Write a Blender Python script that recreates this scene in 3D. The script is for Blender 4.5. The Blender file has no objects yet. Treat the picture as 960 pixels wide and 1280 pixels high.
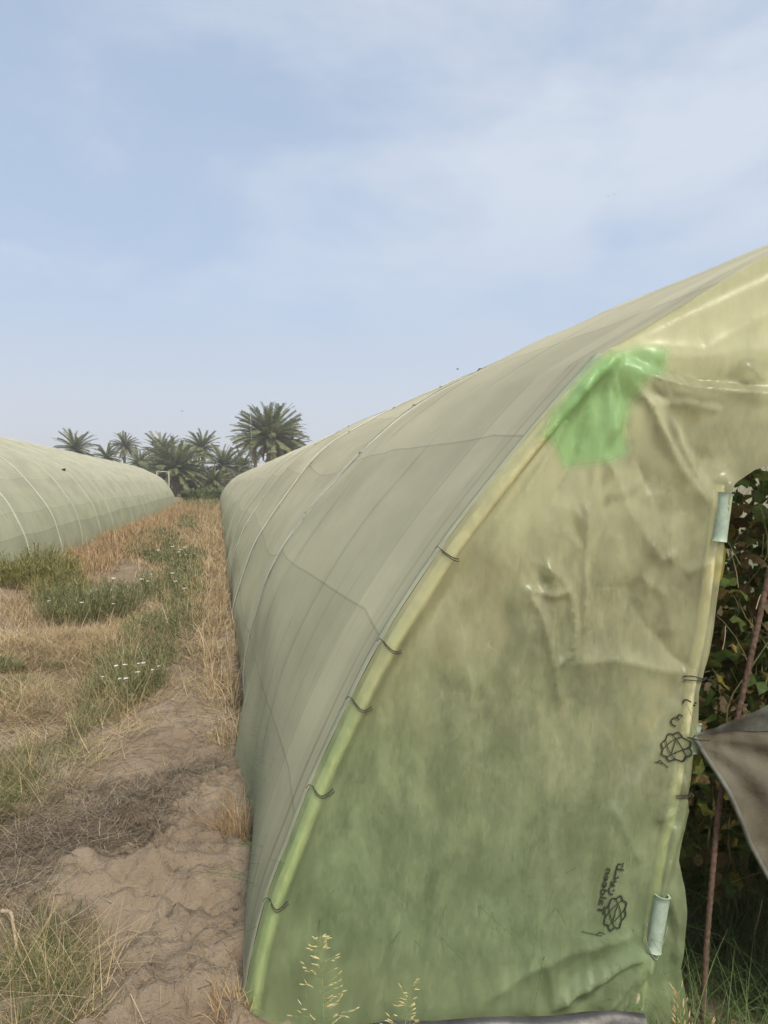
import bpy, bmesh, math, random
import numpy as np
from mathutils import Vector, Matrix
from mathutils.geometry import delaunay_2d_cdt

random.seed(7)
RNG = np.random.default_rng(11)
R = math.radians
C = bpy.context.scene.collection
S = bpy.context.scene

# ------------------------------------------------------------------ camera
EYE = 1.6
F = 924.0
YAW = math.atan(208 / F)          # camera looks this far right of the tunnels' axis (+Y)
PITCH = -math.atan(35 / F)
cam_d = bpy.data.cameras.new('camera')
cam = bpy.data.objects.new('camera', cam_d)
C.objects.link(cam)
cam.location = (0, 0, EYE)
cam.rotation_euler = (math.pi / 2 + PITCH, 0, -YAW)
cam_d.sensor_fit = 'VERTICAL'
cam_d.sensor_height = 36
cam_d.sensor_width = 27
cam_d.lens = F / 1280 * 36
cam_d.clip_start = 0.05
cam_d.clip_end = 5000
S.camera = cam
ROT = np.array(cam.rotation_euler.to_matrix())


def ray(px, py):
    px = np.asarray(px, float); py = np.asarray(py, float)
    d = np.stack([(px - 480) / F, (640 - py) / F, -np.ones_like(px)], -1)
    return d @ ROT.T


def to_px(P):
    q = (np.asarray(P, float) - np.array([0, 0, EYE])) @ ROT
    return 480 - F * q[..., 0] / q[..., 2], 640 + F * q[..., 1] / q[..., 2]


def on_ground(px, py, z=0.0):
    d = ray(px, py)
    t = (z - EYE) / d[..., 2]
    return np.array([0, 0, EYE]) + d * t[..., None]


def at_depth(px, py, depth):
    """the point seen at a measured pixel, `depth` metres along the tunnel axis"""
    d = ray(px, py)
    return np.array([0, 0, EYE]) + d * (np.asarray(depth) / d[..., 1])[..., None]


# ------------------------------------------------------------------ helpers
def mesh_obj(name, V, faces, mat, parent=None, uv=None, smooth=True):
    """faces: list of arrays / one (n,k) array"""
    me = bpy.data.meshes.new(name)
    V = np.asarray(V, np.float32).reshape(-1, 3)
    if isinstance(faces, np.ndarray):
        faces = [faces]
    if faces and isinstance(faces[0], (tuple, list)):
        me.from_pydata([tuple(map(float, v)) for v in V], [], faces)
    else:
        idx = np.concatenate([f.ravel() for f in faces]).astype(np.int32)
        tot = np.concatenate([np.full(len(f), f.shape[1], np.int32) for f in faces])
        st = np.concatenate([[0], np.cumsum(tot)[:-1]]).astype(np.int32)
        me.vertices.add(len(V)); me.vertices.foreach_set('co', V.ravel())
        me.loops.add(len(idx)); me.loops.foreach_set('vertex_index', idx)
        me.polygons.add(len(tot)); me.polygons.foreach_set('loop_start', st)
        me.update(calc_edges=True)
        me.validate()
    if uv is not None:
        l = me.uv_layers.new(name='UVMap')
        li = np.empty(len(me.loops), np.int32); me.loops.foreach_get('vertex_index', li)
        l.data.foreach_set('uv', np.asarray(uv, np.float32)[li].ravel())
    if smooth:
        me.polygons.foreach_set('use_smooth', np.ones(len(me.polygons), bool))
    me.materials.append(mat)
    o = bpy.data.objects.new(name, me)
    C.objects.link(o)
    if parent:
        o.parent = parent
    return o


def empty(name, label, cat, loc=(0, 0, 0), group=None):
    o = bpy.data.objects.new(name, None)
    C.objects.link(o)
    o.location = loc
    o.empty_display_size = 0.2
    return tag(o, label, cat, group)


def tag(o, label, cat, group=None, kind=None):
    if label: o['label'] = label
    if cat: o['category'] = cat
    if group: o['group'] = group
    if kind: o['kind'] = kind
    return o


def tube(pts, rad, n=8, cap=True):
    """returns V, F of a tube along pts (rad: number or list)"""
    pts = np.asarray(pts, float)
    m = len(pts)
    rad = np.broadcast_to(np.asarray(rad, float), (m,))
    T = np.gradient(pts, axis=0)
    T /= np.linalg.norm(T, axis=1)[:, None] + 1e-12
    up = np.array([0, 0, 1.0]) if abs(T[0, 2]) < .9 else np.array([1.0, 0, 0])
    V = []
    a = np.cross(T[0], up); a /= np.linalg.norm(a)
    for i in range(m):
        a = a - T[i] * (a @ T[i]); a /= np.linalg.norm(a) + 1e-12
        b = np.cross(T[i], a)
        for k in range(n):
            w = 2 * math.pi * k / n
            V.append(pts[i] + rad[i] * (math.cos(w) * a + math.sin(w) * b))
    Fc = []
    for i in range(m - 1):
        for k in range(n):
            Fc.append((i * n + k, i * n + (k + 1) % n, (i + 1) * n + (k + 1) % n, (i + 1) * n + k))
    if cap:
        Fc.append(tuple(range(n))[::-1]); Fc.append(tuple((m - 1) * n + k for k in range(n)))
    return V, Fc


def merge(parts):
    V, Fc = [], []
    for v, f in parts:
        o = len(V)
        V += [tuple(p) for p in v]
        Fc += [tuple(i + o for i in q) for q in f]
    return V, Fc


def catmull(P, n=12):
    P = np.asarray(P, float)
    Q = np.vstack([2 * P[0] - P[1], P, 2 * P[-1] - P[-2]])
    out = []
    for i in range(1, len(Q) - 2):
        p0, p1, p2, p3 = Q[i - 1], Q[i], Q[i + 1], Q[i + 2]
        for t in np.linspace(0, 1, n, endpoint=False):
            out.append(.5 * (2 * p1 + (p2 - p0) * t + (2 * p0 - 5 * p1 + 4 * p2 - p3) * t * t + (3 * p1 - p0 - 3 * p2 + p3) * t ** 3))
    out.append(Q[-2])
    return np.array(out)


# numpy value noise
_perm = RNG.permutation(4096)
_vals = RNG.random(4096) * 2 - 1


def vnoise(x, y, seed=0):
    xi = np.floor(x).astype(int); yi = np.floor(y).astype(int)
    fx = x - xi; fy = y - yi
    fx = fx * fx * fx * (fx * (fx * 6 - 15) + 10); fy = fy * fy * fy * (fy * (fy * 6 - 15) + 10)

    def h(a, b):
        return _vals[_perm[(_perm[(a + seed * 131) & 4095] + b) & 4095]]
    return (h(xi, yi) * (1 - fx) + h(xi + 1, yi) * fx) * (1 - fy) + (h(xi, yi + 1) * (1 - fx) + h(xi + 1, yi + 1) * fx) * fy


def fbm(x, y, oct=4, seed=0, gain=.5):
    s = 0; a = 1
    for k in range(oct):
        s = s + a * vnoise(x, y, seed + k); a *= gain; x = x * 2.03 + 7.1; y = y * 2.03 - 3.7
    return s


# ------------------------------------------------------------------ node helpers
class NT:
    def __init__(self, name):
        self.m = bpy.data.materials.new(name)
        self.m.use_nodes = True
        self.t = self.m.node_tree
        self.t.nodes.clear()
        self.out = self.t.nodes.new('ShaderNodeOutputMaterial')

    def n(self, typ, **kw):
        nd = self.t.nodes.new(typ)
        for k, v in kw.items():
            setattr(nd, k, v)
        return nd

    def put(self, sock, v):
        if isinstance(v, bpy.types.NodeSocket):
            self.t.links.new(v, sock)
        elif isinstance(v, (tuple, list)) and sock.type == 'RGBA' and len(v) == 3:
            sock.default_value = (*v, 1)
        else:
            sock.default_value = v

    def math(self, op, a, b=0.0, c=None, clamp=False):
        nd = self.n('ShaderNodeMath', operation=op, use_clamp=clamp)
        self.put(nd.inputs[0], a); self.put(nd.inputs[1], b)
        if c is not None: self.put(nd.inputs[2], c)
        return nd.outputs[0]

    def noise(self, vec, scale, detail=4, rough=.5, dist=0.0, dims='3D'):
        nd = self.n('ShaderNodeTexNoise', noise_dimensions=dims)
        if vec is not None: self.put(nd.inputs['Vector'], vec)
        nd.inputs['Scale'].default_value = scale; nd.inputs['Detail'].default_value = detail
        nd.inputs['Roughness'].default_value = rough; nd.inputs['Distortion'].default_value = dist
        return nd.outputs[0]

    def mapr(self, v, a, b, c=0.0, d=1.0, smooth=True):
        nd = self.n('ShaderNodeMapRange', interpolation_type='SMOOTHSTEP' if smooth else 'LINEAR')
        self.put(nd.inputs[0], v)
        for i, k in enumerate((a, b, c, d)):
            self.put(nd.inputs[1 + i], k)
        return nd.outputs[0]

    def mix(self, f, a, b, blend='MIX'):
        nd = self.n('ShaderNodeMix', data_type='RGBA', blend_type=blend)
        self.put(nd.inputs[0], f); self.put(nd.inputs[6], a); self.put(nd.inputs[7], b)
        return nd.outputs[2]

    def ramp(self, f, stops):
        nd = self.n('ShaderNodeValToRGB')
        e = nd.color_ramp.elements
        while len(e) < len(stops): e.new(.5)
        for el, (p, c) in zip(e, stops):
            el.position = p; el.color = (*c, 1)
        self.put(nd.inputs[0], f)
        return nd.outputs[0]

    def vscale(self, vec, s):
        nd = self.n('ShaderNodeMapping'); self.put(nd.inputs[0], vec); nd.inputs['Scale'].default_value = s
        return nd.outputs[0]

    def mixs(self, f, a, b):
        nd = self.n('ShaderNodeMixShader'); self.put(nd.inputs[0], f); self.put(nd.inputs[1], a); self.put(nd.inputs[2], b)
        return nd.outputs[0]

    def bsdf(self, typ, **kw):
        nd = self.n('ShaderNodeBsdf' + typ)
        for k, v in kw.items():
            self.put(nd.inputs[k.replace('_', ' ')], v)
        return nd.outputs[0]

    def bump(self, h, strength=.5, dist=.02):
        nd = self.n('ShaderNodeBump'); self.put(nd.inputs['Height'], h)
        nd.inputs['Strength'].default_value = strength; nd.inputs['Distance'].default_value = dist
        return nd.outputs[0]

    def geo(self, k): return self.n('ShaderNodeNewGeometry').outputs[k]
    def tc(self, k): return self.n('ShaderNodeTexCoord').outputs[k]

    def done(self, s):
        self.t.links.new(s, self.out.inputs[0]); return self.m


def _sep(N, v, i):
    s = N.n('ShaderNodeSeparateXYZ'); N.put(s.inputs[0], v); return s.outputs[i]


def simple(name, col, rough=.6, var=.25, scale=30, spec=.3, coord='Object'):
    N = NT(name)
    nz = N.noise(N.tc(coord), scale, 5, .6)
    lo = tuple(c * (1 - var) for c in col); hi = tuple(c * (1 + var) for c in col)
    c = N.mix(N.mapr(nz, .3, .7), lo, hi)
    p = N.bsdf('Principled', Base_Color=c, Roughness=rough, Normal=N.bump(nz, .25, .01))
    p.node.inputs['Specular IOR Level'].default_value = spec
    return N.done(p)


def foliage(name, stops, transl=.3, rough=.55, spec=.25, ns=2.2, nc=.28):
    N = NT(name)
    rnd = N.geo('Random Per Island')
    c = N.ramp(rnd, stops)
    nz = N.noise(N.geo('Position'), ns, 4, .65)
    c = N.mix(1.0, c, N.ramp(nz, [(.3, (1 - nc,) * 3), (.7, (1 + nc * .75,) * 3)]), 'MULTIPLY')
    p = N.bsdf('Principled', Base_Color=c, Roughness=rough)
    p.node.inputs['Specular IOR Level'].default_value = spec
    return N.done(N.mixs(transl, p, N.bsdf('Translucent', Color=c)))


# ------------------------------------------------------------------ materials
HOOP_SP = 2.78


def net_material(name, seams, u0, tint=(1, 1, 1), wobble=.5):
    """woven shade net: UV.x = metres along the axis, UV.y = metres along the arch"""
    N = NT(name)
    uv = N.n('ShaderNodeUVMap').outputs[0]
    sp = N.n('ShaderNodeSeparateXYZ'); N.put(sp.inputs[0], uv)
    u, v = sp.outputs[0], sp.outputs[1]
    fr = N.math('FRACT', N.math('DIVIDE', N.math('SUBTRACT', u, u0), HOOP_SP))
    cc = N.math('MULTIPLY_ADD', fr, 2.0, -1.0)
    sag = N.math('SUBTRACT', 1.0, N.math('MULTIPLY', cc, cc))
    wob = N.math('MULTIPLY_ADD', N.noise(uv, .22, 0), wobble, -wobble / 2)
    col = (.735 * tint[0], .73 * tint[1], .575 * tint[2])
    val = None
    line = None
    for (sv, sg, dark) in seams:
        e = N.math('SUBTRACT', N.math('ADD', v, wob), N.math('MULTIPLY_ADD', sag, -sg, sv))
        stp = N.mapr(e, -.004, .004, 1 - dark, 1.0, False)
        val = stp if val is None else N.math('MULTIPLY', val, stp)
        l = N.mapr(N.math('ABSOLUTE', e), .003, .007, .80, 1.0, False)
        line = l if line is None else N.math('MULTIPLY', line, l)
    # stretched threads and dirt runs along the arch
    st = N.noise(N.vscale(uv, (26, .55, 1)), 1, 4, .6)
    runs = N.mapr(st, .57, .70, 1.0, .74)
    runs_low = N.mapr(v, 1.9, .7, 0.0, 1.0)
    runs = N.math('ADD', 1.0, N.math('MULTIPLY', N.math('SUBTRACT', runs, 1.0), runs_low))
    big = N.mapr(N.noise(N.vscale(uv, (.9, 1.5, 1)), 1, 4, .55), .25, .75, .88, 1.1)
    fine = N.mapr(N.noise(N.vscale(uv, (60, 12, 1)), 1, 3, .7), .2, .8, .965, 1.035)
    # short torn dark dashes
    ds = N.noise(N.vscale(uv, (7.3, 1.3, 1)), 1, 2, .4)
    thin = N.mapr(N.noise(N.vscale(uv, (55, .7, 1)), 1, 1), .67, .70)
    dash = N.math('SUBTRACT', 1.0, N.math('MULTIPLY', N.math('MULTIPLY', N.mapr(ds, .62, .68), thin), .6))
    lu = N.n('ShaderNodeCombineXYZ'); N.put(lu.inputs[0], u)
    lines = N.mapr(N.noise(lu.outputs[0], 2.6, 2, .9), .61, .63, 0.0, 1.0)
    brk = N.mapr(N.noise(N.vscale(uv, (3.1, 1.1, 1)), 1, 3, .6), .40, .56)
    lines = N.math('SUBTRACT', 1.0, N.math('MULTIPLY', N.math('MULTIPLY', lines, brk), .15))
    # the cloth is doubled and paler where it is pressed on each hoop
    band = N.mapr(N.math('ABSOLUTE', N.math('SUBTRACT', N.math('ABSOLUTE', cc), 1.0)), .07, .12, 1.11, 1.0)
    bedge = N.mapr(N.math('ABSOLUTE', N.math('SUBTRACT', N.math('ABSOLUTE', N.math('ADD', cc, .035)), .88)), .004, .010, .86, 1.0, False)
    f = N.math('MULTIPLY', val, line)
    f = N.math('MULTIPLY', N.math('MULTIPLY', f, lines), N.math('MULTIPLY', band, bedge))
    for k in (runs, big, fine, dash):
        f = N.math('MULTIPLY', f, k)
    sc = N.n('ShaderNodeVectorMath', operation='SCALE'); N.put(sc.inputs[0], col); N.put(sc.inputs['Scale'], f)
    # net tinted slightly warmer on the crown, slightly greener low down
    c = N.mix(N.mapr(v, .3, 2.6), N.mix(1.0, sc.outputs[0], (.96, .98, .89), 'MULTIPLY'), N.mix(1.0, sc.outputs[0], (1.03, 1.0, .955), 'MULTIPLY'))
    nb = N.bump(N.noise(N.vscale(uv, (2.2, 1.2, 1)), 1, 4, .6), .25, .05)
    d = N.bsdf('Diffuse', Color=c, Roughness=.6, Normal=nb)
    t = N.bsdf('Translucent', Color=c, Normal=nb)
    g = N.bsdf('Glossy', Color=(.9, .9, .85), Roughness=.5, Normal=nb)
    s = N.mixs(.46, d, t)
    s = N.mixs(.035, s, g)
    return N.done(s)


def film_material(name, col, refr=.42, refr_col=(.66, .68, .45), gloss=.75, through_tint=False):
    N = NT(name)
    uv = N.n('ShaderNodeUVMap').outputs[0]
    streak = N.noise(N.vscale(uv, (34, 4.5, 1)), 1, 5, .65)
    blot = N.noise(N.vscale(uv, (9, 4.5, 1)), 1, 6, .68, .3)
    grain = N.noise(N.vscale(uv, (240, 170, 1)), 1, 2, .7)
    scr = N.noise(N.vscale(uv, (2.3, 2.1, 1)), 3.0, 1, .4, 0)
    ridge = N.mapr(N.math('ABSOLUTE', N.math('SUBTRACT', scr, .5)), .0, .0035, 1.0, 0.0)
    ridge = N.math('MULTIPLY', ridge, N.mapr(N.noise(N.vscale(uv, (3, 3, 1)), 1.7, 2), .56, .64))
    f = N.math('MULTIPLY', N.mapr(streak, .25, .75, .94, 1.05), N.mapr(blot, .25, .75, .86, 1.12))
    f = N.math('MULTIPLY', f, N.mapr(grain, .2, .8, .95, 1.05))
    brush = N.noise(N.vscale(uv, (170, 30, 1)), 1, 4, .65, .6)
    cloud = N.noise(N.vscale(uv, (7, 3.4, 1)), 1, 7, .68, .3)
    dust = N.math('ADD', N.math('MULTIPLY', brush, .3), N.math('MULTIPLY', cloud, .7))
    f = N.math('ADD', f, N.math('MULTIPLY', ridge, .35))
    sc = N.n('ShaderNodeVectorMath', operation='SCALE'); 
    # green light from the plants behind, painted into the lower sheet, patchy above
    vy = N.math('ADD', _sep(N, uv, 1), N.math('MULTIPLY_ADD', blot, .9, -.45))
    vy = N.math('SUBTRACT', vy, N.math('MULTIPLY', _sep(N, uv, 0), -.38))
    thru = N.mapr(vy, .45, 1.75, .84, 0.0) if through_tint else 0.0
    colm = N.mix(thru, col, tuple(a * b for a, b in zip(col, (.66, .90, .80))))
    N.put(sc.inputs[0], colm); N.put(sc.inputs['Scale'], f)
    c = sc.outputs[0]
    refr_col = N.mix(thru, refr_col, tuple(a * b for a, b in zip(refr_col, (.84, 1.0, .86))))
    h = N.math('ADD', N.noise(N.vscale(uv, (4.2, 2.6, 1)), 1, 5, .55), N.math('MULTIPLY', N.noise(N.vscale(uv, (36, 7, 1)), 1, 3), .06))
    nb = N.bump(h, .14, .03)
    sc2 = N.mixs(.40, N.bsdf('Diffuse', Color=c, Normal=nb), N.bsdf('Translucent', Color=c, Normal=nb))
    rf = N.bsdf('Refraction', Color=refr_col, Roughness=.55, IOR=1.12, Normal=nb)
    s = N.mixs(N.math('MULTIPLY', N.mapr(dust, .36, .66, 1.2, .80), refr), sc2, rf)
    fr = N.n('ShaderNodeFresnel'); fr.inputs[0].default_value = 1.45; N.put(fr.inputs[1], nb)
    gl = N.bsdf('Glossy', Color=(1, 1, 1), Roughness=N.mapr(blot, .3, .7, .26, .42), Normal=nb)
    s = N.mixs(N.math('MULTIPLY', fr.outputs[0], gloss), s, gl)
    return N.done(s)


M = {}
M['film'] = film_material('greenhouse_film', (.83, .835, .51), .56, (.95, .95, .74), .75, True)
M['film_soft'] = film_material('overlapping_film', (.62, .64, .48), .25, (.85, .9, .8), .03)
def patch_material():
    m = film_material('green_film', (.42, .74, .36), .34, (.66, .96, .56), .6)
    t = m.node_tree
    o = next(n for n in t.nodes if n.type == 'OUTPUT_MATERIAL')
    src = o.inputs[0].links[0].from_socket
    at = t.nodes.new('ShaderNodeAttribute'); at.attribute_name = 'edge'
    mr = t.nodes.new('ShaderNodeMapRange'); mr.interpolation_type = 'SMOOTHSTEP'
    t.links.new(at.outputs['Fac'], mr.inputs[0]); mr.inputs[1].default_value = 0.0; mr.inputs[2].default_value = .03; mr.inputs[3].default_value = .04; mr.inputs[4].default_value = .88
    mr.inputs[2].default_value = .05; mr.inputs[4].default_value = .84
    tr = t.nodes.new('ShaderNodeBsdfTransparent'); mx = t.nodes.new('ShaderNodeMixShader')
    t.links.new(mr.outputs[0], mx.inputs[0]); t.links.new(tr.outputs[0], mx.inputs[1]); t.links.new(src, mx.inputs[2]); t.links.new(mx.outputs[0], o.inputs[0])
    return m


M['patch'] = patch_material()
M['pipe'] = simple('pale_pipe', (.78, .70, .58), .45, .2, 20)
M['clip'] = simple('pale_green_plastic', (.36, .45, .36), .42, .12, 40, .4)
M['wire'] = simple('dark_wire', (.05, .05, .045), .5, .3, 60)
M['cord'] = simple('grey_cord', (.27, .265, .21), .7, .3, 60)
M['strap'] = simple('pale_strap', (.60, .60, .475), .8, .12, 12)
M['ink'] = simple('black_ink', (.035, .04, .03), .6, .3, 80)
M['black'] = simple('black_plastic', (.035, .036, .042), .38, .4, 12, .5)
M['rod'] = simple('rusty_rod', (.125, .08, .058), .8, .4, 70)
M['bird'] = simple('dark_plumage', (.02, .02, .022), .6, .2, 40)
M['trunk'] = simple('palm_bark', (.17, .14, .105), .9, .4, 6)
M['stem'] = simple('vine_stem', (.14, .14, .06), .7, .3, 30)
M['root'] = simple('bleached_root', (.42, .33, .22), .8, .3, 50)
M['bone'] = simple('weathered_wood', (.40, .37, .31), .8, .2, 15)

M['straw'] = foliage('dry_straw', [(0, (.20, .14, .075)), (.3, (.42, .315, .17)), (.65, (.55, .43, .25)), (1, (.68, .56, .37))], .2)
M['orange'] = foliage('russet_straw', [(0, (.24, .15, .08)), (.4, (.42, .285, .15)), (.8, (.52, .38, .21)), (1, (.62, .49, .31))], .2)
M['litter'] = foliage('grey_litter', [(0, (.07, .05, .032)), (.4, (.17, .13, .085)), (.8, (.29, .235, .16)), (1, (.46, .38, .26))], .05)
M['grass'] = foliage('green_grass', [(0, (.09, .13, .045)), (.4, (.16, .205, .075)), (.7, (.25, .275, .105)), (.88, (.38, .34, .17)), (1, (.46, .37, .22))], .35)
M['weed'] = foliage('weed_leaf', [(0, (.115, .15, .065)), (.45, (.195, .23, .10)), (.74, (.30, .31, .145)), (1, (.48, .40, .23))], .35)
M['yellow_weed'] = foliage('yellow_weed_leaf', [(0, (.18, .19, .06)), (.5, (.31, .30, .10)), (1, (.44, .38, .16))], .35)
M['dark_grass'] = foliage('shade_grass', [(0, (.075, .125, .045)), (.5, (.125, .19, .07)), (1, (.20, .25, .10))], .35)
M['flower'] = simple('white_petals', (.78, .78, .72), .7, .08, 50)
M['palm'] = foliage('palm_frond', [(0, (.125, .15, .062)), (.5, (.20, .225, .10)), (1, (.33, .33, .17))], .3, .45, .35)
M['dead_palm'] = foliage('dead_frond', [(0, (.12, .09, .055)), (1, (.24, .18, .11))], .1)
M['bush'] = foliage('bush_leaf', [(0, (.08, .10, .045)), (.6, (.13, .155, .07)), (1, (.20, .215, .105))], .2)
M['reed'] = foliage('reed_leaf', [(0, (.10, .14, .055)), (.6, (.16, .20, .08)), (1, (.25, .27, .12))], .25)
M['vine'] = foliage('vine_leaf', [(0, (.06, .10, .03)), (.5, (.10, .155, .048)), (.8, (.16, .19, .055)), (.92, (.30, .27, .07)), (1, (.38, .33, .08))], .45, ns=24, nc=.5)
M['dry_vine'] = foliage('dry_vine_leaf', [(0, (.09, .06, .03)), (.6, (.19, .135, .06)), (1, (.32, .25, .10))], .3, ns=30, nc=.55)
M['spike'] = foliage('grass_spikelet', [(0, (.55, .50, .22)), (.5, (.72, .66, .34)), (1, (.80, .75, .48))], .35)
M['ripe_spike'] = foliage('ripe_spikelet', [(0, (.60, .46, .22)), (.5, (.74, .59, .32)), (1, (.80, .68, .44))], .35)
M['culm'] = simple('grass_culm', (.30, .32, .13), .6, .2, 40)


def flap_material():
    N = NT('woven_door_cloth')
    o = N.n('ShaderNodeUVMap').outputs[0]
    nz = N.noise(o, 5, 6, .65, .4)
    c = N.ramp(nz, [(.25, (.09, .083, .058)), (.5, (.145, .13, .092)), (.75, (.22, .195, .14))])
    wv = N.math('ADD', N.math('SINE', N.math('MULTIPLY', _sep(N, o, 0), 900.0)), N.math('SINE', N.math('MULTIPLY', _sep(N, o, 1), 900.0)))
    nb = N.bump(N.math('ADD', N.math('MULTIPLY', wv, .006), nz), .4, .02)
    p = N.bsdf('Principled', Base_Color=c, Roughness=.7, Normal=nb)
    return N.done(N.mixs(.15, p, N.bsdf('Translucent', Color=c)))


M['flap'] = flap_material()
M['hem'] = simple('grey_cloth_hem', (.15, .155, .13), .7, .25, 20)


def ground_material():
    N = NT('dry_earth')
    p = N.geo('Position')
    a = N.noise(p, 1.3, 6, .6)
    b = N.noise(p, 9, 6, .65, .4)
    c = N.noise(p, 60, 4, .7)
    col = N.ramp(a, [(.3, (.235, .180, .130)), (.5, (.30, .238, .175)), (.72, (.37, .305, .23))])
    col = N.mix(N.mapr(b, .35, .75, .0, .55), col, (.20, .152, .10))
    col = N.mix(N.mapr(c, .55, .8, .0, .35), col, (.40, .33, .245))
    # far field turns to dry stubble and scrub
    y = _sep(N, p, 1)
    col = N.mix(N.mapr(y, 8, 30, 0, .75), col, N.ramp(b, [(.35, (.30, .205, .105)), (.65, (.21, .185, .09))]))
    h = N.math('ADD', N.math('MULTIPLY', b, .6), N.math('MULTIPLY', c, .3))
    nb = N.bump(h, 1.0, .05)
    pr = N.bsdf('Principled', Base_Color=col, Roughness=.95, Normal=nb)
    pr.node.inputs['Specular IOR Level'].default_value = .1
    return N.done(pr)


M['ground'] = ground_material()

# ------------------------------------------------------------------ world, sun
SUN_EL, SUN_AZ = R(50), R(168)      # azimuth measured from +Y towards +X: behind the camera, a little to the right
W = bpy.data.worlds.new('World')
S.world = W
W.use_nodes = True
wt = W.node_tree
wt.nodes.clear()


def wn(typ, **kw):
    n = wt.nodes.new(typ)
    for k, v in kw.items(): setattr(n, k, v)
    return n


sky = wn('ShaderNodeTexSky', sky_type='NISHITA', sun_disc=False)
sky.sun_elevation = SUN_EL; sky.sun_rotation = SUN_AZ
sky.air_density = 1.0; sky.dust_density = 2.2; sky.ozone_density = 1.6
tcw = wn('ShaderNodeTexCoord')
sepw = wn('ShaderNodeSeparateXYZ'); wt.links.new(tcw.outputs['Generated'], sepw.inputs[0])


def wmath(op, a, b=0.0, clamp=False):
    n = wn('ShaderNodeMath', operation=op, use_clamp=clamp)
    for i, v in enumerate((a, b)):
        if isinstance(v, bpy.types.NodeSocket): wt.links.new(v, n.inputs[i])
        else: n.inputs[i].default_value = v
    return n.outputs[0]


def wmap(v, a, b, c=0., d=1.):
    n = wn('ShaderNodeMapRange', interpolation_type='SMOOTHSTEP')
    wt.links.new(v, n.inputs[0])
    for i, k in enumerate((a, b, c, d)): n.inputs[i + 1].default_value = k
    return n.outputs[0]


zz = wmath('MAXIMUM', sepw.outputs[2], 0.0)
den = wmath('ADD', zz, .22)
comb = wn('ShaderNodeCombineXYZ')
wt.links.new(wmath('DIVIDE', sepw.outputs[0], den), comb.inputs[0])
wt.links.new(wmath('DIVIDE', sepw.outputs[1], den), comb.inputs[1])


def wnoise(scale, det, rough, dist, off):
    mp = wn('ShaderNodeMapping'); wt.links.new(comb.outputs[0], mp.inputs[0]); mp.inputs['Location'].default_value = off
    n = wn('ShaderNodeTexNoise'); wt.links.new(mp.outputs[0], n.inputs['Vector'])
    n.inputs['Scale'].default_value = scale; n.inputs['Detail'].default_value = det
    n.inputs['Roughness'].default_value = rough; n.inputs['Distortion'].default_value = dist
    return n.outputs[0]


n1 = wnoise(1.5, 7, .56, .35, (3.1, 1.7, 0))
n2 = wnoise(.8, 3, .5, .2, (8.3, 2.2, 0))
n3 = wnoise(5.0, 5, .6, .5, (1.3, 4.4, 0))
# clouds thicken upwards and to the right of the view
right = wmap(sepw.outputs[0], -.35, .55, -.03, .20)
cl = wmath('ADD', wmath('ADD', n1, wmath('MULTIPLY', wmath('SUBTRACT', n3, .5), .12)), right)
cl = wmath('ADD', cl, wmath('MULTIPLY', wmath('SUBTRACT', n2, .5), .35))
cm = wmath('MULTIPLY', wmap(cl, .44, .80), wmap(sepw.outputs[2], .10, .40, .0, .64))
hz = wmap(sepw.outputs[2], -.02, .60, .90, .68)
bg = wn('ShaderNodeBackground')


def wmix(f, a, b):
    n = wn('ShaderNodeMix', data_type='RGBA')
    for i, v in ((0, f), (6, a), (7, b)):
        if isinstance(v, bpy.types.NodeSocket): wt.links.new(v, n.inputs[i])
        else: n.inputs[i].default_value = v
    return n.outputs[2]


base = wmix(hz, sky.outputs[0], (4.1, 5.05, 6.55, 1))      # thin high haze veils the blue
hor = wmap(sepw.outputs[2], -.02, .30, .74, 0.)
base = wmix(hor, base, (5.6, 5.68, 5.95, 1))
base = wmix(cm, base, (6.0, 6.35, 6.9, 1))
wt.links.new(base, bg.inputs[0])
bg.inputs[1].default_value = .074
ow = wn('ShaderNodeOutputWorld'); wt.links.new(bg.outputs[0], ow.inputs[0])

sd = bpy.data.lights.new('sun', 'SUN')
so = bpy.data.objects.new('sun', sd); C.objects.link(so)
sd.energy = 2.1; sd.angle = R(13); sd.color = (1, .90, .73)
sv = Vector((math.sin(SUN_AZ) * math.cos(SUN_EL), math.cos(SUN_AZ) * math.cos(SUN_EL), math.sin(SUN_EL)))
so.rotation_euler = sv.to_track_quat('Z', 'Y').to_euler()
so.location = (0, 0, 30)
S.view_settings.view_transform = 'Standard'
S.view_settings.look = 'None'
S.view_settings.exposure = 0.82
S.view_settings.gamma = 1.0
S.view_settings.use_curve_mapping = False
S.cycles.use_denoising = True
S.cycles.max_bounces = 10
S.cycles.transparent_max_bounces = 12
S.cycles.sample_clamp_indirect = 6
S.cycles.volume_bounces = 1


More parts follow.
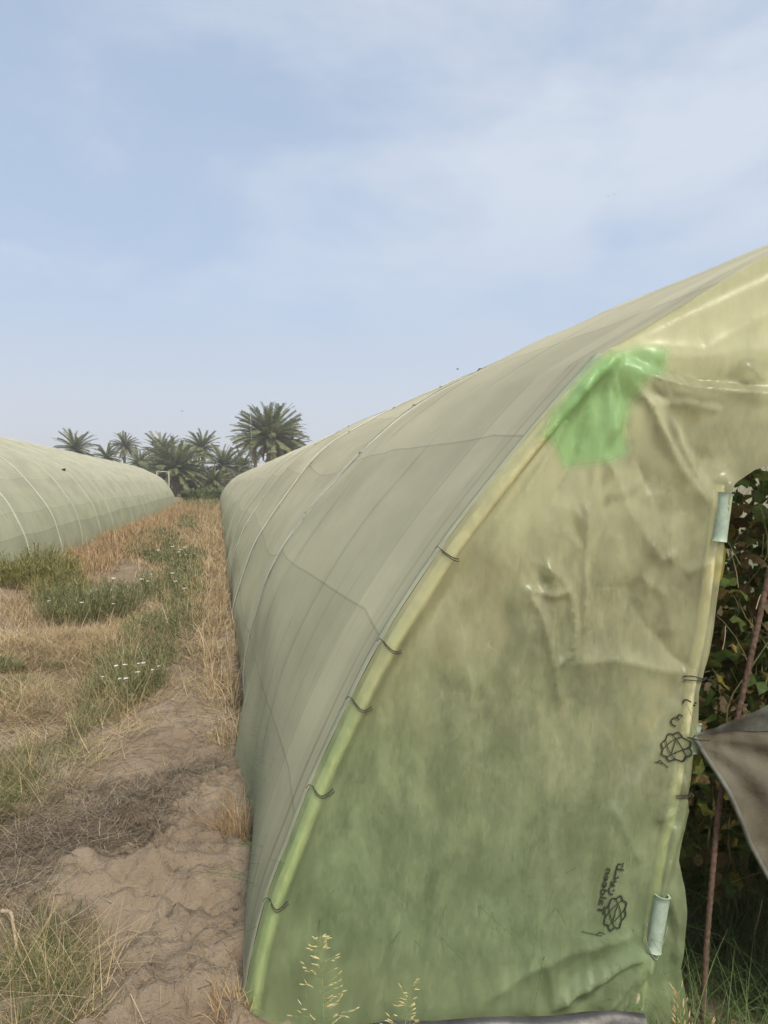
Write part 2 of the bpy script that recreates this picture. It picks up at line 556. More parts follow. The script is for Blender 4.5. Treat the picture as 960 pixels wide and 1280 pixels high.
# ------------------------------------------------------------------ ground
def gz(x, y):
    x = np.asarray(x, float); y = np.asarray(y, float)
    near = np.clip((16 - y) / 12, .12, 1)
    z = .05 * fbm(x * .9, y * .9, 3, 3)
    bank = np.exp(-((x + .15) / .55) ** 2)
    cl = fbm(x * 2.6, y * 2.6, 5, 21, .58)
    rid = 1 - np.abs(fbm(x * 1.9 + 5, y * 2.4, 4, 40, .55)) * 1.7
    z = z + near * (.034 * cl + .05 * np.clip(rid - .5, 0, 1) * (.4 + bank) + .016 * fbm(x * 13, y * 13, 3, 80, .6))
    crack = fbm(x * 3.1, y * 3.6, 3, 111, .5)
    z = z - near * .035 * bank * np.exp(-(crack / .045) ** 2)
    step = np.clip(fbm(x * 2.2 + 9, y * 2.2, 4, 60, .6) * 5, -1, 1)      # broken crust plates
    z = z + near * bank * .024 * step
    z = z + .05 * bank * np.clip(y / 4, 0, 1)
    inside = 1 / (1 + np.exp(-(x - .22) / .04))
    foot = inside * np.clip((2.75 - y) / .3, 0, 1)
    z = z * (1 - .7 * inside) - .06 * inside * np.clip((x - .2) / 1.2, 0, 1) - .11 * foot
    far = np.clip((y - 30) / 60, 0, 1)
    return z * (1 - far) - .03


def graded(segs):
    out = []
    for a, b, h in segs:
        out.append(np.arange(a, b - h * .3, h))
    return np.concatenate(out + [[segs[-1][1]]])


gx = np.concatenate([-np.geomspace(900, 6, 26), graded([(-5.5, -2.6, .06), (-2.6, .6, .016), (.6, 3.6, .05), (3.6, 9, .3)]), np.geomspace(10, 900, 24)])
gy = np.concatenate([-np.geomspace(900, 2, 16), graded([(-1, 1.6, .2), (1.6, 6, .017), (6, 12, .04), (12, 30, .15), (30, 80, 1.0)]), np.geomspace(82, 1500, 26)])
X, Y = np.meshgrid(gx, gy)
Z = gz(X, Y)
nx, ny = len(gx), len(gy)
ii = np.arange(nx * ny).reshape(ny, nx)
q = np.stack([ii[:-1, :-1], ii[:-1, 1:], ii[1:, 1:], ii[1:, :-1]], -1).reshape(-1, 4)
g = mesh_obj('ground', np.stack([X, Y, Z], -1).reshape(-1, 3), q, M['ground'])
g['kind'] = 'structure'

# ------------------------------------------------------------------ tunnels
HALF = np.array([(.0, 0), (.03, .33), (.19, .90), (.50, 1.41), (.98, 1.97), (1.55, 2.34), (2.25, 2.665), (3.05, 2.985), (3.95, 3.17)])
PW = 3.95


def arch(n=14):
    h = catmull(HALF, n)
    l = len(h)
    other = h[::-1][1:].copy(); other[:, 0] = 2 * PW - other[:, 0]
    p = np.vstack([h, other])
    s = np.concatenate([[0], np.cumsum(np.linalg.norm(np.diff(p, axis=0), axis=1))])
    return p, s


ARCH, ARCH_S = arch()
# end plane of the near tunnel, turned a few degrees towards the camera
TH = R(8)
E0 = np.array([.10, 2.25, 0.0]); ES = np.array([math.cos(TH), -math.sin(TH), 0]); EN = np.array([-math.sin(TH), -math.cos(TH), 0])


def end_sz(px, py):
    d = ray(px, py)
    t = ((E0 - np.array([0, 0, EYE])) @ EN) / (d @ EN)
    P = np.array([0, 0, EYE]) + d * t[..., None]
    return np.stack([(P - E0) @ ES, P[..., 2]], -1)


def end_pt(s, z, off=0.0):
    s = np.asarray(s, float); z = np.asarray(z, float)
    P = E0 + s[..., None] * ES + np.asarray(off)[..., None] * EN if np.ndim(off) else E0 + s[..., None] * ES + off * EN
    P = P.copy(); P[..., 2] += z
    return P


HOOP_PX = np.array([(300, 1300), (303, 1262), (315, 1190), (333, 1120), (360, 1050), (392, 970), (440, 868), (479, 795), (551, 685), (618, 597), (690, 510), (735, 460), (750, 443)], float)
hoop_sz = end_sz(HOOP_PX[:, 0], HOOP_PX[:, 1])
TOP_PX = np.array([(760, 437), (800, 413), (880, 365), (960, 318)], float)
top_sz = end_sz(TOP_PX[:, 0], TOP_PX[:, 1])


def near_arch():
    """the arch at the end hoop, resampled at the same heights-parameter as ARCH"""
    P = np.vstack([hoop_sz[1:], top_sz])
    x1, z1 = P[-1]
    rest = np.array([(x1 + .55, z1 + .25), (x1 + 1.3, z1 + .5), (3.95, 3.06)])
    P = np.vstack([P, rest])
    P = catmull(P, 8)
    half = len(ARCH) // 2 + 1
    # match by arclength fraction
    s = np.concatenate([[0], np.cumsum(np.linalg.norm(np.diff(P, axis=0), axis=1))])
    t = ARCH_S[:half] / ARCH_S[half - 1] * s[-1]
    L = np.stack([np.interp(t, s, P[:, 0]), np.interp(t, s, P[:, 1])], -1)
    Rr = L[::-1][1:].copy(); Rr[:, 0] = 2 * 3.95 - Rr[:, 0]
    return np.vstack([L, Rr])


NEAR = near_arch()


def base_wobble(a):
    return .05 * np.sin(a * 1.3) * .5 - .075 * np.exp(-((a - 4.35) / .5) ** 2) + .03 * np.exp(-((a - 3.2) / .4) ** 2)


def tunnel_net(name, mat, a0, a1, x0, side, near=False, parent=None, hoop0=2.6, zs=1.0):
    A = []
    a = a0
    while a < a1:
        A.append(a); a += .06 if abs(a) < 9 else (.14 if a < 22 else .4)
    A.append(a1)
    A = np.array(A)
    n = len(ARCH)
    V = np.zeros((len(A), n, 3)); UV = np.zeros((len(A), n, 2))
    for i, a in enumerate(A):
        p = ARCH.copy(); p[:, 1] *= zs
        fr = ((a - hoop0) / HOOP_SP) % 1
        sag = 4 * fr * (1 - fr)
        # cloth hangs in between hoops: pulled in along the local normal
        tn = np.gradient(p, axis=0); tn /= np.linalg.norm(tn, axis=1)[:, None] + 1e-9
        nrm = np.stack([tn[:, 1], -tn[:, 0]], -1)
        lift = np.clip(ARCH[:, 1] / .8, 0, 1)
        p = p + nrm * ((.050 if not near or a > 5.4 else -.04) * sag * lift)[:, None]
        und = fbm(np.full(n, a * .45 + x0), ARCH_S * .8, 3, 5) * .025 + fbm(np.full(n, a * 3.1), ARCH_S * .9, 3, 15) * .007
        p = p + nrm * (und * np.clip(ARCH[:, 1] / .3, .1, 1))[:, None]
        low = np.clip(1 - ARCH[:, 1] / .55, 0, 1) ** 1.2
        p[: n // 2, 0] += (low * base_wobble(a if near else a + 9.7))[: n // 2]
        p[[0, -1], 1] -= .12                      # the hem is buried
        xx = x0 + side * p[:, 0]
        yy = np.full(n, a); zz_ = p[:, 1].copy()
        if near:
            w = np.clip((a - a0) / 1.7, 0, 1); w = w * w * (3 - 2 * w)
            q2 = end_pt(NEAR[:, 0], NEAR[:, 1], .0)
            xx = xx * w + q2[:, 0] * (1 - w); zz_ = zz_ * w + q2[:, 2] * (1 - w)
            yy = yy * w + (q2[:, 1] + (a - a0)) * (1 - w)
        V[i, :, 0] = xx; V[i, :, 1] = yy; V[i, :, 2] = zz_
        UV[i, :, 0] = a; UV[i, :, 1] = np.minimum(ARCH_S, ARCH_S[-1] - ARCH_S)
    ii = np.arange(len(A) * n).reshape(len(A), n)
    q = np.stack([ii[:-1, :-1], ii[:-1, 1:], ii[1:, 1:], ii[1:, :-1]], -1).reshape(-1, 4)
    mesh_obj(name, V.reshape(-1, 3), q, mat, parent, UV.reshape(-1, 2))
    return A, V


SEAMS = [(1.18, .07, .10), (2.0, .06, .09), (2.85, .05, .09), (3.65, .04, .07), (.55, .05, .07)]
M['net'] = net_material('shade_net', SEAMS, 2.6)
M['net_pale'] = net_material('pale_shade_net', [(.66, .03, .16), (1.1, .03, .06), (1.9, .03, .05), (3.0, .03, .04)], .9, (.86, .89, .90), .12)

tun = empty('polytunnel', 'large green-beige net covered tunnel at right with a clear yellowish film end and open doorway', 'greenhouse', (.2, 2.25, 0))
INV = Matrix.Translation((-.2, -2.25, 0))


def own(o, p):
    """parent keeping world coordinates of the mesh"""
    o.parent = p
    o.matrix_parent_inverse = Matrix.Translation(-Vector(p.location)) if p.parent is None else Matrix()
    return o


A_n, V_n = tunnel_net('net_cover', M['net'], 2.25, 64, .17, 1, True)
own(bpy.data.objects['net_cover'], tun)


def surf(V, A, a, k0, k1, out=.012):
    """polyline across the arch at axis distance a, lifted off the net"""
    i = int(np.argmin(abs(A - a)))
    p = V[i, k0:k1].copy()
    t = np.gradient(p, axis=0); t /= np.linalg.norm(t, axis=1)[:, None] + 1e-9
    up = np.cross(t, np.array([0, 1.0, 0])); 
    c = V[i].mean(0)
    sgn = np.sign(np.sum(up * (p - (c - np.array([0, 0, 1.0]))), axis=1))
    return p + up * sgn[:, None] * out, up * sgn[:, None]


def strap(parent, V, A, a, k0, k1, width, mat, name):
    p, n = surf(V, A, a, k0, k1, .006)
    h = np.array([0, width / 2, 0])
    top = .006
    rows = [p - h, p - h * .7 + n * top, p + h * .7 + n * top, p + h]
    VV = np.stack(rows, 1).reshape(-1, 3)
    m = len(p)
    ii = np.arange(m * 4).reshape(m, 4)
    q = np.stack([ii[:-1, :-1], ii[:-1, 1:], ii[1:, 1:], ii[1:, :-1]], -1).reshape(-1, 4)
    uvs = np.stack([VV[:, 1], np.repeat(np.minimum(ARCH_S, ARCH_S[-1] - ARCH_S)[k0:k1], 4)], -1)
    return own(mesh_obj(name, VV, q, mat, None, uvs), parent)


def cord(parent, V, A, a, k0, k1, r=.005, name='cord', ties=True):
    p, n = surf(V, A, a, k0, k1, .012)
    p = p + np.stack([np.zeros(len(p)), .012 * np.sin(np.arange(len(p)) * .9 + a), np.zeros(len(p))], -1)
    parts = [tube(p, r, 5)]
    if ties:
        for k in range(6, len(p) - 3, 11):
            e = p[k] + np.array([0, .085 * (1 if (k // 11) % 2 else -1), 0]) + n[k] * .002
            parts.append(tube([p[k], (p[k] + e) / 2 + n[k] * .008, e], [.006, .005, .003], 4))
    v, f = merge(parts)
    return own(mesh_obj(name, v, f, M['cord']), parent)


HALFN = len(ARCH) // 2
for k, a in enumerate([5.38, 8.16, 10.94, 13.72, 16.5, 22.1, 27.6]):
    strap(tun, V_n, A_n, a, 2, HALFN + 4, .10 if k < 2 else .09, M['strap'], 'hoop_strap')
    if k in (0, 1, 2):
        cord(tun, V_n, A_n, a - .15, 2, HALFN + 4, .003)

# ---- film end wall
FILM_PX = [tuple(p) for p in HOOP_PX] + [(756, 439)] + [tuple(p) for p in TOP_PX]
film_in = [tuple(v) for v in end_sz(np.array([p[0] for p in FILM_PX]), np.array([p[1] for p in FILM_PX]))]
x1, z1 = film_in[-1]
film_in += [(x1 + .55, z1 + .25), (x1 + 1.3, z1 + .5), (3.95, 3.06), (5.4, 2.75), (6.9, 1.95), (7.6, 1.1), (7.85, .2), (7.85, -.12), (3.35, -.12), (3.32, .8), (3.3, 1.62), (2.9, 1.72)]
DOOR_PX = [(1060, 566), (1010, 568), (975, 575), (958, 581), (940, 588), (924, 599), (912, 606), (905, 611), (902, 640), (894, 668), (897, 685), (893, 735), (888, 790), (884, 815), (874, 836), (866, 862), (864, 905), (858, 945), (858, 975), (853, 992), (860, 1012), (852, 1045), (850, 1078), (857, 1110), (860, 1140), (859, 1175), (854, 1215), (861, 1268)]
film_in += [tuple(v) for v in end_sz(np.array([p[0] for p in DOOR_PX], float), np.array([p[1] for p in DOOR_PX], float))]
bl = end_sz(np.array([860., 800, 600, 450, 340]), np.array([1285., 1292, 1300, 1306, 1308]))
film_in += [tuple(v) for v in bl]
film_poly = np.array(film_in)


def densify(poly, h):
    out = []
    for a, b in zip(poly, np.roll(poly, -1, axis=0)):
        n = max(1, int(np.linalg.norm(b - a) / h))
        for t in np.arange(n) / n: out.append(a + (b - a) * t)
    return np.array(out)


def inside(P, poly):
    x, y = P[:, 0], P[:, 1]
    c = np.zeros(len(P), bool)
    for (x1, y1), (x2, y2) in zip(poly, np.roll(poly, -1, axis=0)):
        k = ((y1 > y) != (y2 > y)) & (x < (x2 - x1) * (y - y1) / (y2 - y1 + 1e-12) + x1)
        c ^= k
    return c


def fill(poly, h_fine, h_coarse=None, split=1e9):
    b = densify(poly, h_fine)
    lo, hi = poly.min(0), poly.max(0)
    gxs = np.arange(lo[0], min(hi[0], split), h_fine); gys = np.arange(lo[1], hi[1], h_fine)
    P = np.stack(np.meshgrid(gxs, gys), -1).reshape(-1, 2)
    if hi[0] > split:
        P2 = np.stack(np.meshgrid(np.arange(split, hi[0], h_coarse), np.arange(lo[1], hi[1], h_coarse)), -1).reshape(-1, 2)
        P = np.vstack([P, P2])
    P = P + RNG.uniform(-.3, .3, P.shape) * h_fine
    P = P[inside(P, poly)]
    # keep clear of the outline
    keep = np.ones(len(P), bool)
    for i in range(0, len(P), 2000):
        d = np.min(np.linalg.norm(P[i:i + 2000, None] - b[None], axis=2), axis=1)
        keep[i:i + 2000] = d > h_fine * .6
    P = P[keep]
    allp = np.vstack([b, P])
    n = len(b)
    res = delaunay_2d_cdt([Vector(p) for p in allp], [], [list(range(n))], 1, 1e-7)
    V = np.array([tuple(v) for v in res[0]])
    Fc = np.array([f for f in res[2] if len(f) == 3])
    return V, Fc


def seg_dist(px, py, line):
    line = np.asarray(line, float)
    best = np.full(px.shape, 1e9); tt = np.zeros(px.shape)
    L = np.concatenate([[0], np.cumsum(np.linalg.norm(np.diff(line, axis=0), axis=1))])
    for i in range(len(line) - 1):
        a, b = line[i], line[i + 1]; ab = b - a
        t = np.clip(((px - a[0]) * ab[0] + (py - a[1]) * ab[1]) / (ab @ ab), 0, 1)
        dx = px - a[0] - t * ab[0]; dy = py - a[1] - t * ab[1]
        d = np.hypot(dx, dy)
        sgn = np.sign(ab[0] * dy - ab[1] * dx)
        m = d < np.abs(best)
        best = np.where(m, d * sgn, best)
        tt = np.where(m, (L[i] + t * (L[i + 1] - L[i])) / L[-1], tt)
    return best, tt


POLE_PX = np.array([(904, 606), (893, 690), (880, 790), (868, 850), (860, 915), (848, 985), (832, 1065), (822, 1120), (811, 1185), (803, 1250), (798, 1290)], float)
# creases of the film, measured on the photograph: (line, height m, width px, kind) kind r ridge, s step
CREASE = [
    ([(757, 447), (800, 470), (850, 484), (960, 494), (1100, 500)], .045, 11, 'r'),
    ([(820, 462), (880, 474), (980, 482), (1100, 486)], -.045, 12, 'r'),
    ([(765, 443), (870, 447), (980, 438), (1100, 420)], .015, 13, 'r'),
    ([(760, 440), (830, 405), (960, 338), (1100, 262)], -.012, 16, 'r'),
    ([(765, 438), (850, 400), (960, 352), (1100, 290)], .007, 12, 'r'),
    ([(800, 430), (880, 437), (960, 392), (1060, 350)], .007, 8, 'r'),
    ([(780, 455), (810, 462), (835, 500)], .014, 4, 'r'),
    ([(790, 440), (822, 478)], -.012, 4, 'r'),
    ([(805, 440), (850, 470)], .01, 4, 'r'),
    ([(920, 455), (960, 480), (1000, 500)], .03, 9, 'r'),
    ([(748, 448), (715, 505), (690, 560), (640, 640)], .03, 8, 'r'),
    ([(750, 448), (733, 510), (712, 590), (680, 650)], -.022, 9, 'r'),
    ([(752, 448), (742, 500), (722, 580)], .022, 6, 'r'),
    ([(754, 450), (762, 500), (760, 545)], .026, 5, 'r'),
    ([(757, 450), (776, 500), (774, 530), (752, 565)], .024, 5, 'r'),
    ([(752, 562), (775, 600), (795, 660)], .014, 9, 'r'),
    ([(765, 452), (810, 505), (850, 590), (893, 641)], .03, 10, 'r'),
    ([(770, 470), (790, 540), (815, 620)], -.025, 14, 'r'),
    ([(805, 508), (850, 505), (900, 515)], .02, 10, 'r'),
    ([(893, 641), (850, 560), (835, 520)], .022, 6, 'r'),
    ([(893, 641), (870, 600), (880, 560)], -.015, 7, 'r'),
    ([(745, 452), (660, 570), (585, 670), (500, 800), (430, 930)], .022, 9, 'r'),
    ([(735, 475), (650, 600), (590, 690), (520, 810)], -.02, 10, 'r'),
    ([(725, 500), (640, 640), (560, 790)], .012, 11, 'r'),
    ([(727, 610), (734, 640), (733, 700), (731, 770), (728, 810)], .022, 5, 'r'),
    ([(655, 732), (675, 765), (684, 800), (692, 832), (700, 890)], .028, 8, 'r'),
    ([(665, 700), (700, 722), (715, 748), (718, 790), (714, 818), (694, 832)], .022, 4, 'r'),
    ([(690, 665), (712, 668), (728, 690)], .014, 4, 'r'),
    ([(655, 735), (690, 745), (712, 740)], .016, 5, 'r'),
    ([(676, 690), (690, 720), (697, 760), (692, 828)], .016, 5, 'r'),
    ([(700, 740), (697, 800), (694, 830)], -.018, 6, 'r'),
    ([(790, 640), (812, 680), (828, 700), (850, 690)], .018, 10, 'r'),
    ([(800, 720), (830, 745), (840, 800)], .016, 11, 'r'),
    ([(780, 720), (800, 770), (820, 800)], -.014, 12, 'r'),
    ([(855, 720), (880, 705), (898, 700)], .014, 8, 'r'),
    ([(868, 842), (830, 838), (770, 825), (700, 830)], .02, 14, 'r'),
    ([(866, 838), (840, 820), (820, 790)], -.016, 9, 'r'),
    ([(860, 846), (838, 880), (812, 930), (780, 985), (752, 1050), (735, 1100)], .024, 10, 's'),
    ([(845, 960), (828, 1000), (823, 1020), (838, 1010)], .022, 6, 'r'),
    ([(856, 985), (845, 1040), (838, 1100)], .02, 5, 'r'),
    ([(850, 985), (836, 1030)], -.02, 5, 'r'),
    ([(835, 1110), (850, 1160), (848, 1210)], .022, 7, 'r'),
    ([(828, 1130), (845, 1180), (835, 1250)], -.02, 8, 'r'),
    ([(815, 1180), (780, 1205), (730, 1235), (690, 1265)], .04, 9, 'r'),
    ([(815, 1185), (770, 1225), (720, 1270)], -.03, 9, 'r'),
    ([(812, 1188), (780, 1230), (748, 1275)], .042, 8, 'r'),
    ([(812, 1190), (795, 1225), (768, 1275)], .045, 8, 'r'),
    ([(812, 1192), (800, 1240), (790, 1280)], -.03, 8, 'r'),
    ([(810, 1165), (740, 1185), (660, 1215), (600, 1260)], .018, 12, 'r'),
    ([(800, 1080), (780, 1040), (760, 1000)], .014, 10, 'r'),
    ([(548, 1055), (545, 1130), (535, 1200), (522, 1268)], .016, 9, 'r'),
    ([(500, 1140), (490, 1200), (485, 1270)], .012, 10, 'r'),
    ([(660, 1180), (662, 1230), (658, 1280)], .016, 8, 'r'),
    ([(400, 1080), (385, 1160), (375, 1270)], .012, 9, 'r'),
    ([(430, 1010), (410, 1110), (400, 1200)], -.012, 10, 'r'),
    ([(620, 930), (610, 1040), (600, 1150)], -.012, 18, 'r'),
    ([(690, 900), (680, 1000), (690, 1100)], .012, 18, 'r'),
]


def film_disp(V):
    P = end_pt(V[:, 0], V[:, 1])
    px, py = to_px(P)
    d = .016 * fbm(V[:, 0] * 1.7, V[:, 1] * 1.2, 2, 71) + .0012 * fbm(V[:, 0] * 11, V[:, 1] * 5, 3, 77)
    for line, h, w, kind in CREASE:
        e, t = seg_dist(px, py, line)
        if kind == 'r':
            prof = np.exp(-np.abs(e) / w) * .8 + np.exp(-(e / w) ** 2) * .2
            tap = np.clip(np.minimum(t, 1 - t) * 6 + .15, 0, 1)
            d = d + .82 * h * prof * tap
        else:
            prof = .5 - .5 * np.tanh(e / (w * .5))
            d = d + h * prof * np.exp(-np.abs(e) / 38) * np.clip(np.minimum(t, 1 - t) * 6, 0, 1)
    # crumpled places: sharp-edged random facets
    for cx, cy, rx, ry, h in ((690, 750, 42, 80, .014), (735, 640, 30, 60, .014), (815, 690, 45, 60, .014), (880, 470, 130, 40, .008), (590, 857, 40, 25, .012), (740, 510, 60, 60, .016), (745, 1235, 80, 45, .018), (845, 1100, 25, 120, .012)):
        mk = np.exp(-((px - cx) / rx) ** 2 - ((py - cy) / ry) ** 2)
        rd = 1 - np.abs(fbm(V[:, 0] * 8 + cx, V[:, 1] * 3.6 + cy, 3, 140, .5)) * 1.8
        d = d + mk * h * (rd - .35)
    rd = 1 - np.abs(fbm(V[:, 0] * 4.5, V[:, 1] * 1.7, 4, 170, .5)) * 1.6
    d = d + .0035 * rd
    # film drawn over the end hoop and over the door pole
    e, t = seg_dist(px, py, HOOP_PX + np.array([13, 6]))
    d = d + .038 * np.exp(-(e / 9.5) ** 2)
    e, t = seg_dist(px, py, POLE_PX)
    d = d + .036 * np.exp(-(e / 10) ** 2)
    d = np.where(px > 1060, d * .5, d)
    return d + .004


fV, fF = fill(film_poly, .0085, .09, 1.95)
fD = film_disp(fV)
film = mesh_obj('end_film', end_pt(fV[:, 0], fV[:, 1], fD), fF, M['film'], None, fV)
own(film, tun)


def film_pt(px, py, off=.003):
    v = end_sz(np.asarray(px, float), np.asarray(py, float))
    return end_pt(v[..., 0], v[..., 1], film_disp(v.reshape(-1, 2)).reshape(v.shape[:-1]) + off)


# green repair patch over the corner of the hoop
patch_px = np.array([(738, 443), (758, 434), (800, 424), (830, 425), (840, 440), (838, 474), (815, 480), (800, 500), (792, 540), (795, 570), (770, 584), (745, 588), (702, 594), (684, 566), (664, 548), (681, 514), (714, 470)], float)
pv, pf = fill(end_sz(patch_px[:, 0], patch_px[:, 1]), .0125)
po = own(mesh_obj('green_patch', end_pt(pv[:, 0], pv[:, 1], film_disp(pv) + .006), pf, M['patch'], None, pv), tun)
_o = end_sz(patch_px[:, 0], patch_px[:, 1]); _o = np.vstack([_o, _o[:1]])
_e, _t = seg_dist(pv[:, 0], pv[:, 1], _o)
po.data.attributes.new('edge', 'FLOAT', 'POINT').data.foreach_set('value', np.abs(_e).astype(np.float32))

# end hoop (pipe), door pole, clips, ties
hp = catmull(np.vstack([HOOP_PX + np.array([13, 6])]), 6)
hsz = end_sz(hp[:, 0], hp[:, 1])
v, f = tube(end_pt(hsz[:, 0], hsz[:, 1], .006), .018, 10)
own(mesh_obj('end_hoop', v, f, M['pipe']), tun)
pp = catmull(POLE_PX, 5)
psz = end_sz(pp[:, 0], pp[:, 1])
v, f = tube(end_pt(psz[:, 0], psz[:, 1], -.018), .016, 10)
own(mesh_obj('door_pole', v, f, M['pipe']), tun)


def clip_piece(y0, y1, dx=0, w=.024):
    ys = np.linspace(y0, y1, 9)
    xs = np.interp(ys, POLE_PX[:, 1], POLE_PX[:, 0]) + dx
    s = end_sz(xs, ys)
    ctr = end_pt(s[:, 0], s[:, 1], .024)
    T = ctr[-1] - ctr[0]; T /= np.linalg.norm(T)
    a = np.cross(T, EN); a /= np.linalg.norm(a)
    rows = []
    angs = np.linspace(-1.9, 1.9, 13)
    for i, c in enumerate(ctr):
        wob = 1 + (.03 if i in (0, 8) else 0)
        rows.append([c + w * wob * (math.sin(t) * a + math.cos(t) * EN) for t in angs] + [c + (w - .004) * (math.sin(t) * a + math.cos(t) * EN) for t in angs[::-1]])
    V = np.array(rows); m, n = V.shape[:2]
    ii = np.arange(m * n).reshape(m, n)
    jj = np.roll(ii, -1, axis=1)
    q = [tuple(x) for x in np.stack([ii[:-1], jj[:-1], jj[1:], ii[1:]], -1).reshape(-1, 4)]
    q += [tuple(ii[0]), tuple(ii[-1][::-1])]
    o = mesh_obj('film_clip', V.reshape(-1, 3), q, M['clip'])
    md = o.modifiers.new('bevel', 'BEVEL'); md.width = .0012; md.segments = 1; md.limit_method = 'ANGLE'
    return own(o, tun)


clip_piece(616, 676, -1, .022)
clip_piece(901, 937, 4, .016)
clip_piece(1114, 1182, 1, .0235)


def wire_tie(px, py, w, tilt, sag=7, r=.0016, ends=True):
    n = 14
    t = np.linspace(-1, 1, n)
    x = px + w * t * math.cos(tilt) ; y = py + w * t * math.sin(tilt) + sag * (1 - t * t)
    P = film_pt(x, y, .004)
    parts = [tube(P, r, 6)]
    parts.append(tube(film_pt(x + 1.5, y + 3.5, .006), r * .8, 6))
    if ends:
        e = P[0]
        parts.append(tube([e, e + EN * .012 + ES * -.012 + np.array([0, 0, .012]), e + EN * .018 + ES * -.02 + np.array([0, 0, .004])], r * .8, 5))
    v, f = merge(parts)
    return own(mesh_obj('wire_tie', v, f, M['wire']), tun)


wire_tie(349, 1120, 11, .15, 6)
wire_tie(404, 982, 13, .12, 6)
wire_tie(452, 876, 13, .35, 5)
wire_tie(489, 805, 12, .45, 3, .0016)
wire_tie(561, 692, 12, .5, 2, .0016)
for (x, y, w, tl) in ((866, 843, 14, .12), (852, 987, 13, .05)):
    n = 12; t = np.linspace(-1, 1, n)
    P = film_pt(x + w * t, y + w * t * tl + 3 * t * t, .004)
    e = P[-1]
    parts = [tube(P, .0018, 5), tube(film_pt(x + w * t, y + 4 + w * t * -tl, .005), .0018, 5)]
    for k in range(3):
        parts.append(tube([e, e + ES * (.022 + .008 * k) + EN * .01 + np.array([0, 0, .012 - .014 * k])], .0011, 4))
    v, f = merge(parts)
    own(mesh_obj('wire_tie', v, f, M['wire']), tun)
# twine round the lower clip
P = film_pt(np.array([806., 803, 806, 814, 822, 830, 836]), np.array([1150., 1165, 1180, 1190, 1186, 1172, 1160]), .012)
own(mesh_obj('twine', *tube(catmull(P, 4), .0018, 5), M['cord']), tun)

# film wrapped back over the hoop on to the net
ov = catmull(HOOP_PX, 8)
rows = [film_pt(ov[:, 0], ov[:, 1], .001)]
ez = end_sz(ov[:, 0], ov[:, 1])
for da, inw, up in ((.0, .0, .010), (.02, .004, .008), (.045, .008, .006), (.075 , .012, .005)):
    tnn = np.gradient(ez, axis=0); tnn /= np.linalg.norm(tnn, axis=1)[:, None] + 1e-9
    outw = np.stack([-tnn[:, 1], tnn[:, 0]], -1)
    wv = da * (1 + .25 * np.sin(ez[:, 1] * 7))
    p = end_pt(ez[:, 0] + outw[:, 0] * up, ez[:, 1] + outw[:, 1] * up, -wv)
    rows.append(p)
Vv = np.stack(rows, 1); m, n = Vv.shape[:2]
ii = np.arange(m * n).reshape(m, n)
qq = np.stack([ii[:-1, :-1], ii[:-1, 1:], ii[1:, 1:], ii[1:, :-1]], -1).reshape(-1, 4)
own(mesh_obj('film_overlap', Vv.reshape(-1, 3), qq, M['film_soft'], None, np.repeat(ez, n, axis=0) + np.tile(np.arange(n) * .02, m)[:, None]), tun)

# ---- printed marks on the film (seen through from the back, so mirrored)
MARK = []


def stroke(pts, w):
    """flat ribbon laid on the film through pixel points"""
    pts = catmull(np.asarray(pts, float), 6) if len(pts) > 2 else np.asarray(pts, float)
    t = np.gradient(pts, axis=0); t /= np.linalg.norm(t, axis=1)[:, None] + 1e-9
    nn = np.stack([-t[:, 1], t[:, 0]], -1) * w / 2
    a = film_pt(pts[:, 0] - nn[:, 0], pts[:, 1] - nn[:, 1], .0045); b = film_pt(pts[:, 0] + nn[:, 0], pts[:, 1] + nn[:, 1], .0045)
    V = np.empty((2 * len(pts), 3)); V[0::2] = a; V[1::2] = b
    return V, [(2 * i, 2 * i + 1, 2 * i + 3, 2 * i + 2) for i in range(len(pts) - 1)]


def lattice(cx, cy, rx, ry, rot, w):
    """the maker's emblem: a rounded lattice of crossing loops"""
    c, s = math.cos(rot), math.sin(rot)
    L = lambda P: [(cx + c * x * rx - s * y * ry, cy + s * x * rx + c * y * ry) for x, y in P]
    out = []
    # lobed outline of small loops round a woven middle
    ol = [((1 + .09 * math.cos(8 * t)) * math.cos(t), (1 + .09 * math.cos(8 * t)) * math.sin(t)) for t in np.linspace(0, 2 * math.pi, 33)]
    out.append(stroke(L(ol), w * 1.25))
    for a, offs in ((.75, (-.36, .36)), (2.3, (-.36, .36)), (1.55, (.0,))):
        d = np.array([math.cos(a), math.sin(a)]); n = np.array([-d[1], d[0]])
        for o in offs:
            lim = .90 if o else .5
            pts = [tuple(d * t + n * (o * (1.25 - .45 * t * t))) for t in np.linspace(-lim, lim, 7)]
            out.append(stroke(L(pts), w * .8))
    return out


def emblem_parent(parts):
    v, f = merge(parts)
    o = mesh_obj('printed_mark', v, f, M['ink'], film, smooth=False)
    return o


def latin(text, ox, oy, ux, uy, vx, vy, size):
    """text laid on the film: reading direction u, glyph-up direction v, both in pixels per em"""
    cu = bpy.data.curves.new('lettering', 'FONT'); cu.body = text; cu.size = 1.0; cu.resolution_u = 3; cu.offset = .010
    ob = bpy.data.objects.new('lettering', cu); C.objects.link(ob)
    dg = bpy.context.evaluated_depsgraph_get()
    me = bpy.data.meshes.new_from_object(ob.evaluated_get(dg))
    bm = bmesh.new(); bm.from_mesh(me); bmesh.ops.triangulate(bm, faces=bm.faces[:])
    co = np.array([v.co[:] for v in bm.verts]); fc = [tuple(v.index for v in fa.verts) for fa in bm.faces]
    bm.free(); bpy.data.objects.remove(ob); bpy.data.curves.remove(cu); bpy.data.meshes.remove(me)
    px = ox + size * (co[:, 0] * ux + .62 * co[:, 1] * vx); py = oy + size * (co[:, 0] * uy + .62 * co[:, 1] * vy)
    return film_pt(px, py, .0045), fc


